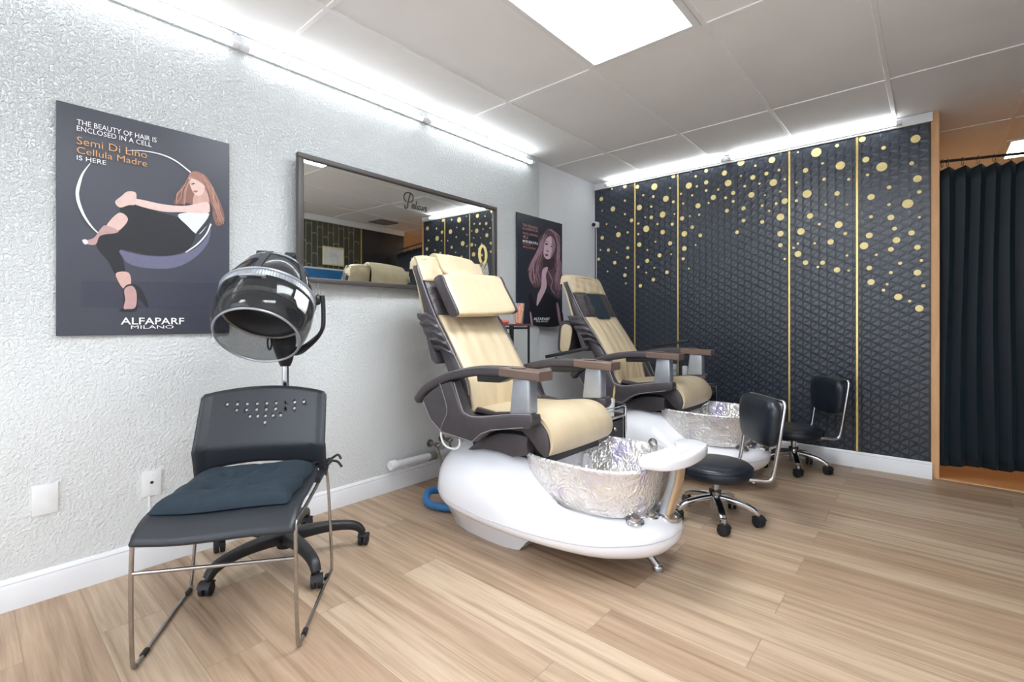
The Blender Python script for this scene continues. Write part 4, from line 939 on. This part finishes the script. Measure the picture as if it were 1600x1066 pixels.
# ================================================================ casters
def caster(mb_wheel, mb_hood, x, y, ang, r=0.024, top=0.06, w_=0.04):
    """twin-wheel castor at floor point x,y; ang = trailing direction"""
    ax = Vector((-math.sin(ang), math.cos(ang), 0)); c_ = Vector((x, y, r))
    for s_ in (-1, 1):
        mb_wheel.lathe([(0, 0), (r*0.75, 0), (r, 0.003), (r, w_*0.36), (r*0.8, w_*0.42), (0, w_*0.42)], c_+ax*(s_*w_*0.06), ax*s_, 20)
    d_ = Vector((math.cos(ang), math.sin(ang), 0))
    arc = [c_+d_*(math.cos(t)*r*1.12)+Vector((0, 0, math.sin(t)*r*1.12)) for t in [0.35+2.1*k/8 for k in range(9)]]
    mb_hood.tube(arc, 1.0, prof=[(-w_*0.48, -0.003), (w_*0.48, -0.003), (w_*0.48, 0.003), (-w_*0.48, 0.003)], up=tuple(ax.cross(d_)))
    mb_hood.tube([c_+Vector((0, 0, r*0.7))-d_*r*0.35, (x-d_.x*r*0.35, y-d_.y*r*0.35, top)], r*0.4, 10)

# ================================================================ low stools
def stool(x, y, a0, phi, label, seat_z=0.305, group='low salon stools'):
    t = thing('salon_stool', label, 'stool', (x, y, 0))
    for k in range(5):
        a = a0+2*PI*k/5; c_, s_ = math.cos(a), math.sin(a)
        pth = [(0.015, 0.118), (0.07, 0.112), (0.13, 0.100), (0.175, 0.084), (0.198, 0.066)]
        lg = MB().tube([(r*c_, r*s_, z) for r, z in pth], [1.0, 1.0, 0.92, 0.85, 0.8], prof=rrect(0.040, 0.030), up=(0, 0, 1), smooth=4)
        lg.tube([(0.2*c_, 0.2*s_, 0.082), (0.2*c_, 0.2*s_, 0.045)], 0.013, 12)
        leg = lg.build('leg', M['chrome'], t, 50)
        cw, ch_ = MB(), MB(); ca = a+(0.9, -0.7, 0.4, 2.2, -1.4)[k]
        caster(cw, ch_, 0.205*c_, 0.205*s_, ca, 0.026, 0.055, 0.045)
        me = bpy.data.meshes.new('tmp'); ch_.bm.to_mesh(me); ch_.bm.free(); cw.bm.from_mesh(me); bpy.data.meshes.remove(me)
        cw.build('caster', M['black_s'], leg, 40)
    MB().lathe([(0, 0.055), (0.026, 0.055), (0.028, 0.06), (0.028, 0.135), (0.031, 0.14), (0.031, 0.15), (0.019, 0.152), (0.019, 0.21), (0.0, 0.21)], n=24).build('gas_column', M['chrome'], t, 40)
    MB().lathe([(0, 0), (0.031, 0), (0.031, 0.012), (0, 0.012)], (0, 0, 0.143), n=24).build('collar', M['black'], t)
    MB().box(-0.085, 0.085, -0.06, 0.06, 0.206, seat_z-0.07, 0.004, 1).build('seat_plate', M['black'], t)
    R_ = 0.187; zt = seat_z
    MB().lathe([(0, zt-0.075), (R_*0.86, zt-0.075), (R_*0.96, zt-0.068), (R_, zt-0.05), (R_*0.995, zt-0.032), (R_*0.955, zt-0.018), (R_*0.955, zt-0.015), (R_*0.9, zt-0.005), (R_*0.6, zt+0.003), (0, zt+0.005)], n=48).build('seat', M['leather'], t, 60)
    MB().lathe([(R_*0.972, -0.0035), (R_*0.985, 0), (R_*0.972, 0.0035), (R_*0.96, 0)], (0, 0, zt-0.02), n=48).build('seat_piping', M['leather'], t, 60)
    Rz = Matrix.Rotation(phi, 4, 'Z'); z0 = zt-0.052
    half = [(0.02, 0.13, z0), (0.14, 0.155, z0), (0.190, 0.163, z0), (0.214, 0.166, z0+0.025), (0.240, 0.170, z0+0.17), (0.270, 0.170, z0+0.354), (0.2735, 0.160, z0+0.381), (0.274, 0.13, z0+0.389)]
    pth = half+[(a, -b, c_) for a, b, c_ in reversed(half)]
    MB().tube(pth, 0.0095, 12, smooth=4).move(Rz).build('back_frame', M['chrome'], t, 60)
    rr = []
    for xx, k in ((0.190, 0.30), (0.192, 0.66), (0.197, 0.83), (0.206, 0.93), (0.220, 0.99), (0.236, 1.0), (0.248, 0.98), (0.257, 0.93), (0.260, 0.84)):
        r = []
        for u, v in smooth_pts([(-0.160, 0.108), (-0.125, 0.127), (0.0, 0.131), (0.125, 0.127), (0.160, 0.108), (0.176, 0.07), (0.172, -0.01), (0.155, -0.08), (0.115, -0.113), (0.0, -0.120), (-0.115, -0.113), (-0.155, -0.08), (-0.172, -0.01), (-0.176, 0.07)], 4, True):
            r.append((xx+0.03*(v+0.1)+0.10*(u*k)**2*-0.5, u*k, zt+0.215+v*k))
        rr.append(r)
    MB().rings(rr).move(Rz).build('back_pad', M['leather'], t, 60)
    return t
stool(1.65, 2.62, math.radians(-61), math.radians(42), 'black salon stool on chrome castors in front, beside the near white footrest')
stool(1.775, 3.88, math.radians(-72), math.radians(38), 'black salon stool farther back, against the dark dotted wall')

# ================================================================ visitor chair
vc = thing('stacking_chair', 'charcoal plastic chair on a bent chrome sled frame, in the left foreground', 'chair', (0.671, 0.662, 0), math.radians(-36.5))
sh = []
NU = 24
def seat_pt(u, s_):   # u: -1..1 across, s_: 0 rear .. 1 front lip
    x = -0.225+0.497*s_
    z = 0.440-0.012*math.sin(PI*min(1, s_*1.1))+0.010*u*u
    if s_ > 0.72: z -= 0.056*((s_-0.72)/0.28)**2+0.004*u*u
    w_ = 0.222+0.004*s_-0.012*max(0, s_-0.9)*10*0.3
    if s_ < 0.1: w_ -= 0.01
    z += 0.004*math.sin(PI*u)
    return Vector((x, u*w_, z))
m = MB(); m.grid(lambda i, j: seat_pt(2*i-1, j), NU, 24)
st_ = m.build('seat', M['char'], vc, 60, True, solid=0.012)
def back_pt(u, v_):   # v 0 at the bottom edge, 1 at the top
    top = 0.772-0.026*u*u-(0.012 if abs(u) > 0.97 else 0)
    arch = 0.448+0.030*(1-u*u)**1.0 - 0.042*max(0, abs(u)-0.8)/0.2
    z = arch+(top-arch)*v_
    crease = 0.545
    if z > crease: x = -0.232-0.085*(z-crease)/0.22
    else: x = -0.232-0.03*(crease-z)/0.12
    w_ = 0.243-0.008*(z-0.45)/0.3 if z > crease else 0.243
    x += 0.030*(u*u) + (0.012 if abs(u) > 0.9 else 0)*0.5
    return Vector((x, u*w_, z))
m = MB(); VS = sorted(set([k/20 for k in range(21)]+[0.295, 0.305]))
V = [[m.bm.verts.new(back_pt(-1+2*i/44, v_)) for v_ in VS] for i in range(45)]
for i in range(44):
    for j in range(len(VS)-1): m.bm.faces.new([V[i][j], V[i+1][j], V[i+1][j+1], V[i][j+1]])
# legs of the shell running down to the seat corners
bkr = m.build('backrest', M['char'], vc, 35, True, solid=0.007)
# pierced pattern of little round holes
hm = MB()
for zz, ys in ((0.706, [-0.145, -0.109, -0.073, -0.036, 0, 0.036, 0.073, 0.109, 0.145]), (0.680, [-0.109, -0.073, -0.036, 0, 0.036, 0.073, 0.109]), (0.652, [-0.058, -0.029, 0, 0.029, 0.058]), (0.624, [0.0])):
    for yy in ys:
        hm.lathe([(0, -0.05), (0.0058, -0.05), (0.0058, 0.05), (0, 0.05)], (-0.28, yy, zz), (1, 0, 0.32), 12)
cut = hm.build('hole_cutter', M['char'])
cut.parent = vc
bo = bkr.modifiers.new('holes', 'BOOLEAN'); bo.operation = 'DIFFERENCE'; bo.object = cut; bo.solver = 'EXACT'
dg = bpy.context.evaluated_depsgraph_get(); dg.update()
me2 = bpy.data.meshes.new_from_object(bkr.evaluated_get(dg))
bkr.modifiers.clear(); bkr.data = me2; me2.name = 'backrest'
bpy.data.objects.remove(cut)
for sg in (-1, 1):
    m = MB().tube([(-0.245, sg*0.236, 0.47), (-0.238, sg*0.233, 0.435), (-0.20, sg*0.225, 0.425), (-0.12, sg*0.222, 0.424)], 1.0, prof=rrect(0.02, 0.03), up=(0, 1, 0), smooth=4)
    m.build('shell_bracket', M['char'], vc)
    fr_ = [(-0.24, sg*0.232, 0.418), (-0.10, sg*0.228, 0.412), (0.10, sg*0.226, 0.408), (0.222, sg*0.224, 0.410), (0.250, sg*0.224, 0.385), (0.252, sg*0.226, 0.20), (0.240, sg*0.228, 0.035), (0.222, sg*0.229, 0.010), (0.19, sg*0.231, 0.007),
           (-0.10, sg*0.248, 0.007), (-0.225, sg*0.258, 0.007), (-0.248, sg*0.260, 0.03), (-0.262, sg*0.252, 0.20), (-0.272, sg*0.240, 0.385), (-0.262, sg*0.234, 0.413)]
    MB().tube(fr_, 0.0062, 10, closed=True, smooth=4).build('sled_leg', M['dullchrome'], vc, 60)
    for xx in (0.16, -0.19):
        MB().tube([(xx-0.014, sg*(0.2325+0.013*(0.19-xx)/0.29), 0.0075), (xx+0.014, sg*(0.2325+0.013*(0.162-xx)/0.29), 0.0075)], 0.0092, 10).build('glide', M['black_s'], vc)
MB().tube([(0.253, -0.226, 0.30), (0.253, 0.226, 0.30)], 0.0058, 10).build('crossbar', M['dullchrome'], vc)
MB().tube([(-0.262, -0.235, 0.415), (-0.262, 0.235, 0.415)], 0.0058, 10).build('rear_crossbar', M['dullchrome'], vc)

cus = thing('seat_cushion', 'flat dark teal tufted cushion tied onto the charcoal plastic chair', 'cushion', (0.671, 0.662, 0.433), math.radians(-36.5))
def cpt(i, j, top_):
    u, v_ = 2*i-1, 2*j-1
    tuft = 0
    for a, b in ((0.33, 0.33), (-0.33, 0.33), (0.33, -0.33), (-0.33, -0.33)):
        tuft += math.exp(-((u-a)**2+(v_-b)**2)/0.02)
    seam_ = 0.006*(math.exp(-(u/0.06)**2)+math.exp(-(v_/0.06)**2))*0.6
    e = (1-u**6)*(1-v_**6)
    z = (0.006+0.046*e**0.55-0.024*tuft*e-seam_*e+0.003*math.sin(7*u+4*v_)*e) if top_ else 0.004
    x = -0.015+v_*0.195; y = -0.005+u*(0.198+0.006*math.sin(9*v_))-0.012*v_
    z += 0.010*max(0, v_)*0
    sx = (x+0.225)/0.497
    z += seat_pt(min(1, max(-1, u*0.9)), sx).z-0.433+0.007
    return (x, y, z)
m = MB(); n_ = 36
rows = []
for i in range(n_+1):
    rows.append([cpt(i/n_, j/n_, True) for j in range(n_+1)]+[cpt(i/n_, j/n_, False) for j in range(n_, -1, -1)])
m.rings(rows).build('pad', M['teal'], cus, 70)
tb = MB().tube([(-0.205, 0.19, 0.03), (-0.235, 0.225, 0.035), (-0.255, 0.250, 0.03), (-0.225, 0.262, 0.035), (-0.20, 0.25, 0.025)], 0.006, 8, smooth=4)
tb.tube([(-0.245, 0.25, 0.03), (-0.235, 0.285, 0.055), (-0.225, 0.30, 0.04)], 0.005, 8, smooth=4)
tb.tube([(-0.245, 0.25, 0.03), (-0.262, 0.28, 0.02), (-0.25, 0.30, 0.0)], 0.005, 8, smooth=4)
tb.ball((-0.247, 0.252, 0.031), (0.012, 0.012, 0.011), 10)
tb.build('tie', M['black_s'], cus, 60)

# ================================================================ hooded hair dryer on a castor stand
hd = thing('hooded_hair_dryer', 'smoky hooded hair dryer on a chrome pole with a black five-legged castor base', 'hair dryer', (0.371, 0.94, 0))
for k, a in enumerate([math.radians(q) for q in (-149, -79, -4, 65, 139)]):
    c_, s_ = math.cos(a), math.sin(a)
    pth = [(0.02, 0.098), (0.08, 0.108), (0.18, 0.112), (0.26, 0.104), (0.305, 0.088), (0.325, 0.062)]
    leg = MB().tube([(r*c_, r*s_, z) for r, z in pth], [1.25, 1.2, 1.0, 0.9, 0.85, 0.75], prof=rrect(0.046, 0.042), up=(0, 0, 1), smooth=4).build('leg', M['black'], hd, 50)
    cw, ch_ = MB(), MB()
    caster(cw, ch_, 0.33*c_, 0.33*s_, a+(2.4, 0.6, -0.5, 1.2, 2.9)[k], 0.025, 0.07, 0.046)
    me = bpy.data.meshes.new('tmp'); ch_.bm.to_mesh(me); ch_.bm.free(); cw.bm.from_mesh(me); bpy.data.meshes.remove(me)
    cw.build('caster', M['black_s'], leg, 40)
MB().lathe([(0, 0.055), (0.034, 0.055), (0.042, 0.09), (0.045, 0.125), (0.035, 0.14), (0.02, 0.145), (0, 0.145)], n=28).build('hub', M['black'], hd, 50)
MB().lathe([(0, 0.14), (0.0145, 0.14), (0.0145, 0.90), (0, 0.90)], n=20).build('pole', M['chrome'], hd)
AX = Vector((0.47, -0.42, -0.80)).normalized()         # the way the hood opens
HC = Vector((0.415, 0.892, 1.272))-Vector((0.371, 0.94, 0))  # top of the dome, in the stand's frame
q = AX.to_track_quat('Z', 'Y').to_matrix()
ex, ey = q @ Vector((1, 0, 0)), q @ Vector((0, 1, 0))
def hp_(r, t, a): return HC+AX*t+(ex*math.cos(a)+ey*math.sin(a))*r
HP = [(0.05, 0.000), (0.085, 0.004), (0.107, 0.018), (0.130, 0.055), (0.151, 0.105), (0.165, 0.148), (0.172, 0.178)]
NA = 64
def shell(prof, th, name, mt, a0=0.0, a1=2*PI, dr=None, ang=60):
    m = MB(); rows = []
    full = abs(a1-a0-2*PI) < 1e-6
    n = NA if full else 24
    for k in range(n if full else n+1):
        a = a0+(a1-a0)*k/n
        o_ = [hp_(r, t+(dr(a, i/(len(prof)-1)) if dr else 0), a) for i, (r, t) in enumerate(prof)]
        i_ = [hp_(r-th, t+(dr(a, i/(len(prof)-1)) if dr else 0), a) for i, (r, t) in enumerate(prof)]
        rows.append(o_+i_[::-1])
    m.rings(rows, cap=not full, closed_v=full); return m.build(name, mt, hd, ang)
shell(HP, 0.004, 'hood', M['smoke'])
MB().lathe([(0, -0.004), (0.088, -0.002), (0.09, 0.004), (0, 0.006)], HC, AX, 40).build('cap', M['char'], hd)
# ribbed bands
def ribs(t0, t1, r0, r1, n, mt, name, parent=hd):
    m = MB(); rows = []
    for k in range(n*2):
        a = 2*PI*k/(n*2); b = 0.0025 if k % 2 else 0
        rows.append([hp_(r0+b, t0, a), hp_(r1+b, t1, a), hp_(r1-0.006, t1, a), hp_(r0-0.006, t0, a)])
    m.rings(rows, cap=False, closed_v=True); return m.build(name, mt, parent, 20)
ribs(0.020, 0.044, 0.1095, 0.1255, 70, M['silver'], 'upper_vent_band')
ribs(0.180, 0.206, 0.1735, 0.176, 110, M['silver'], 'middle_vent_band')
m = MB()
for k in range(NA): pass
m.tube([hp_(0.1755, 0.175, 2*PI*k/NA) for k in range(NA)], 0.005, 8, closed=True); m.build('silver_ring', M['silver'], hd)
# upright ribs of the dome
for k in range(6):
    a = 2*PI*k/6+0.5
    MB().tube([hp_(r+0.002, t, a) for r, t in HP[2:]], 1.0, prof=[(-0.012, -0.002), (0.012, -0.002), (0.012, 0.002), (-0.012, 0.002)], up=tuple(hp_(1, 0, a)-hp_(0, 0, a))).build('dome_rib', M['char'], hd, 40)
# tinted lower barrel, longest at the back of the head
def dr(a, f):
    d_ = (ex*math.cos(a)+ey*math.sin(a)).z
    return f*(0.022*(-d_) if True else 0)
VP = [(0.176, 0.206), (0.180, 0.235), (0.179, 0.275), (0.172, 0.32), (0.160, 0.355), (0.152, 0.366)]
shell(VP, 0.0035, 'visor', M['visor'], dr=dr)
rimp = []
for k in range(NA):
    a = 2*PI*k/NA; rimp.append(hp_(0.1505, 0.366+dr(a, 1), a))
MB().tube(rimp, 0.0045, 8, closed=True).build('visor_rim', M['silver'], hd)
# dark inner bowl with its heater grille
m = MB(); rows = []
IN = [(0.02, 0.06), (0.08, 0.06), (0.118, 0.09), (0.140, 0.14), (0.150, 0.20), (0.152, 0.255), (0.142, 0.262), (0.125, 0.255), (0.112, 0.20), (0.08, 0.15), (0.02, 0.14)]
for k in range(NA): rows.append([hp_(r, t, 2*PI*k/NA) for r, t in IN])
m.rings(rows, cap=False, closed_v=True); m.build('inner_bowl', M['black_s'], hd, 60)
ribs(0.246, 0.262, 0.1545, 0.1545, 90, M['greyhose'], 'inner_vent_band')
# latch, knobs, yoke
CAMD = Vector((0.926, -0.377, 0))
def ang_of(v):
    v = Vector(v); return math.atan2(v.dot(ey), v.dot(ex))
a_f = ang_of(Vector((0.75, -0.65, 0.3)))
for da, t in ((-0.45, 0.005), (0.55, 0.012)):
    p_ = hp_(0.088, t-0.004, ang_of(Vector((0.3, -0.1, 0.6)))+da*1.3)
    kb = MB(); kb.box(-0.02, 0.02, -0.015, 0.015, -0.012, 0.016, 0.003, 1, M=Matrix.Translation(p_) @ (q.to_4x4() @ Matrix.Rotation(PI, 4, 'X')))
    kb.build('switch', M['black'], hd)
lt = MB(); pA = [hp_(0.181, 0.222, a_f-0.25+0.07*k) for k in range(8)]
lt.tube(pA, 1.0, prof=rrect(0.022, 0.008), up=tuple(AX)); lt.build('latch', M['silver'], hd)
lt = MB(); lt.tube(pA[1:-2], 0.006, 8); lt.build('latch_pin', M['black'], hd)
# side window panel in the visor
a_w = ang_of(Vector((0.9, 0.25, 0.0)))
pn = MB(); rows = []
for k in range(9):
    a = a_w-0.2+0.05*k; rows.append([hp_(0.1805, 0.225, a), hp_(0.1815, 0.272, a), hp_(0.178, 0.295 if k < 6 else 0.295-(k-5)*0.012, a)])
pn.rings(rows, cap=False, closed_u=False); pn.build('visor_panel', M['whiteplastic'], hd, 60, True, solid=0.001)
a_y = ang_of(Vector((0.42, 0.90, 0.1)))
pv = hp_(0.174, 0.155, a_y); side = (hp_(1, 0, a_y)-hp_(0, 0, a_y))
a_y2 = a_y+PI; pv2 = hp_(0.182, 0.15, a_y2)
MB().lathe([(0, 0), (0.022, 0), (0.024, 0.006), (0.018, 0.018), (0, 0.018)], pv, side, 20).build('pivot', M['black'], hd)
bt = Vector((0, 0, 0.93))
yk = [pv+side*0.026-Vector((0, 0, -0.02)), pv+side*0.030-Vector((0, 0, 0.05)), pv+side*0.022-Vector((0, 0, 0.13)), (pv+side*0.01-Vector((0, 0, 0.20)))*0.62+bt*0.38, bt+Vector((0.02, 0.03, -0.02)), bt]
MB().tube(yk, [1, 1, 1, 1, 1.1, 1.2], prof=rrect(0.036, 0.016), up=tuple(side), smooth=5).build('yoke', M['black'], hd, 60)
MB().tube([(0, 0, 0.845), (0, 0, 0.87), (0.005, -0.005, 0.91), (0.02, -0.015, 0.96), (0.03, -0.03, 1.0)], [0.02, 0.03, 0.04, 0.05, 0.045], 16, smooth=4).build('neck_bracket', M['black'], hd, 60)
lp = [bt+Vector((0.02*math.cos(t)+0.02, -0.075+0.0*t, 0.028*math.sin(t)+0.02)) for t in [2*PI*k/20 for k in range(20)]]
MB().tube(lp, 0.004, 8, closed=True).build('cable_loop', M['black_s'], hd)

# ================================================================ trolleys between and beside the spa chairs
def trolley(x, y, label):
    t = thing('drawer_trolley', label, 'trolley', (x, y, 0), 0, 'pedicure trolleys')
    hx, hy, H = 0.16, 0.15, 0.545
    for sx in (-1, 1):
        for sy in (-1, 1):
            p_ = MB().box(sx*hx-0.008, sx*hx+0.008, sy*hy-0.008, sy*hy+0.008, 0.055, H-0.018 if True else H, 0.002, 1).build('post', M['chrome'], t)
            w_, h_ = MB(), MB(); caster(w_, h_, sx*hx, sy*hy, 0.6*sx+sy, 0.02, 0.06, 0.03)
            me = bpy.data.meshes.new('tmp'); h_.bm.to_mesh(me); h_.bm.free(); w_.bm.from_mesh(me); bpy.data.meshes.remove(me)
            w_.build('caster', M['black_s'], p_, 40)
    r_ = MB()
    for z in (H-0.012, H-0.030): r_.tube([(hx, -hy, z), (hx, hy, z), (-hx, hy, z), (-hx, -hy, z)], 0.006, 8, closed=True)
    r_.build('top_rail', M['chrome'], t)
    MB().box(-hx+0.008, hx-0.006, -hy+0.008, hy-0.008, H-0.075, H-0.062, 0.002, 1).build('tray', M['black'], t)
    MB().box(hx-0.010, hx+0.006, -hy+0.010, hy-0.010, H-0.080, H-0.064, 0.002, 1).build('tray_edge', M['chrome'], t)
    for k in range(3):
        z1 = H-0.092-k*0.135; z0 = z1-0.118
        d_ = MB().box(-hx+0.012, hx-0.004, -hy+0.012, hy-0.012, z0, z1, 0.004, 1).build('drawer', M['black'], t)
        MB().ball((hx+0.012, 0, z0+0.075), (0.014, 0.014, 0.014), 14).build('knob', M['chrome'], d_)
    s_ = MB()
    for sy in (-1, 1): s_.box(-hx+0.01, hx-0.012, sy*(hy-0.006)-0.003, sy*(hy-0.006)+0.003, 0.06, H-0.08)
    s_.build('side_wall', M['char'], t)
    return t, H-0.062
_, tz = trolley(0.94, 2.52, 'black drawer trolley with chrome rails between the two spa chairs')
_, tz = trolley(1.04, 3.86, 'black drawer trolley beyond the farther spa chair, mostly hidden')
cup = thing('brush_cup', 'white cup holding a brush, on the trolley between the spa chairs', 'cup', (1.072, 2.535, tz))
MB().lathe([(0, 0), (0.024, 0), (0.030, 0.10), (0.0285, 0.10), (0.0225, 0.004), (0, 0.004)], n=24).build('cup', M['whiteplastic'], cup)
for k, (dx, dy, L_, col_) in enumerate(((0.016, 0.014, 0.155, '#c9b06a'), (0.01, 0.022, 0.135, '#d8cfa8'))):
    br = thing('nail_brush', ['slim tan-handled brush standing in the white cup, the taller one', 'slim pale-handled brush standing in the white cup, the shorter one'][k], 'brush', (1.072, 2.535, tz+0.004))
    MB().tube([(dx*0.3, dy*0.3, 0.002), (dx*1.1, dy*1.6, L_)], [0.003, 0.005], 8).build('handle', mat('brush_handle', col_, 0.5), br)
    MB().tube([(dx*1.1, dy*1.6, L_), (dx*1.16, dy*1.7, L_+0.02)], [0.0055, 0.002], 8).build('bristles', M['tanpost'], br)
bx = MB().box(-0.04, 0.04, -0.03, 0.03, 0, 0.088, 0.004, 1).build('nail_file_box', M['black']); bx.location = (0.94, 2.50, tz); tag(bx, 'small black box behind the white cup on the trolley between the spa chairs', 'box')
def bottle(x, y, r, h, bm_, cm_, label, cap=0.3):
    b = thing('lotion_bottle', label, 'bottle', (x, y, tz), 0, 'bottles on the far trolley')
    hb = h*(1-cap)
    MB().lathe([(0, 0), (r*0.9, 0), (r, 0.004), (r, hb*0.82), (r*0.85, hb*0.93), (r*0.45, hb), (0, hb)], n=24).build('bottle', bm_, b, 50)
    MB().lathe([(0, 0), (r*0.62, 0), (r*0.62, h*cap*0.95), (r*0.5, h*cap), (0, h*cap)], (0, 0, hb), n=20).build('cap', cm_, b, 50)
    return b
b1 = bottle(0.94, 3.80, 0.034, 0.215, mat('clear_blue_bottle', '#9fb6bd', 0.2, var=0.3, scale=60), M['whiteplastic'], 'pale blue patterned bottle on the far trolley, behind the chair arm', 0.22)
b2 = bottle(1.01, 3.85, 0.036, 0.20, mat('olive_bottle', '#7d8a3c', 0.25), M['whiteplastic'], 'olive green bottle with a tall white cap on the far trolley', 0.5)

# ================================================================ little stand with a glass behind the near spa chair
TX, TY, TZ = 0.235, 2.605, 1.025
sd = thing('plant_stand', 'tall thin black-legged stand behind the near spa chair', 'side table', (TX, TY, 0))
MB().box(-0.10, 0.10, -0.10, 0.10, TZ-0.012, TZ, 0.002, 1).build('top', mat('reddish_brown_top', '#6d4640', 0.3), sd)
for sx in (-1, 1):
    for sy in (-1, 1): MB().box(sx*0.088-0.006, sx*0.088+0.006, sy*0.088-0.006, sy*0.088+0.006, 0, TZ-0.012).build('leg', M['black'], sd)
m = MB()
for z in (TZ-0.03, 0.25):
    for sy in (-1, 1): m.box(-0.088, 0.088, sy*0.088-0.004, sy*0.088+0.004, z-0.006, z+0.006)
    for sx in (-1, 1): m.box(sx*0.088-0.004, sx*0.088+0.004, -0.088, 0.088, z-0.006, z+0.006)
m.build('stretcher', M['black'], sd)
gl = thing('drinking_glass', 'clear glass full of orange sticks on the tall thin stand', 'glass', (TX+0.035, TY+0.035, TZ))
MB().lathe([(0, 0), (0.034, 0), (0.047, 0.15), (0.0455, 0.15), (0.0325, 0.006), (0, 0.006)], n=28).build('glass', M['glass'], gl)
for k in range(12):
    a = k*2.4; r0, r1 = 0.010+0.008*(k % 2), 0.020+0.008*(k % 3)
    o = MB().tube([(r0*math.cos(a), r0*math.sin(a), 0.008), (r1*math.cos(a), r1*math.sin(a), 0.11+0.012*(k % 4))], [0.006, 0.005], 8).build('wooden_stick', mat('orange_stick', ['#e8741a', '#d8431c', '#eb9a35'][k % 3], 0.4))
    o.location = (TX+0.035, TY+0.035, TZ); tag(o, 'orange wooden stick standing in the clear glass', 'stick', 'orange sticks in the glass')
for k, (dx, dy) in enumerate(((-0.045, 0.0), (-0.02, -0.055), (-0.07, -0.02))):
    o = MB().ball((0, 0, 0.013), (0.02, 0.015, 0.013), 12).build('wrapped_sweet', mat('red_wrapper', '#d8524a', 0.3)); o.location = (TX+dx, TY+dy, TZ)
    tag(o, 'small red wrapped sweet beside the glass of orange sticks', 'sweet', 'sweets by the glass')
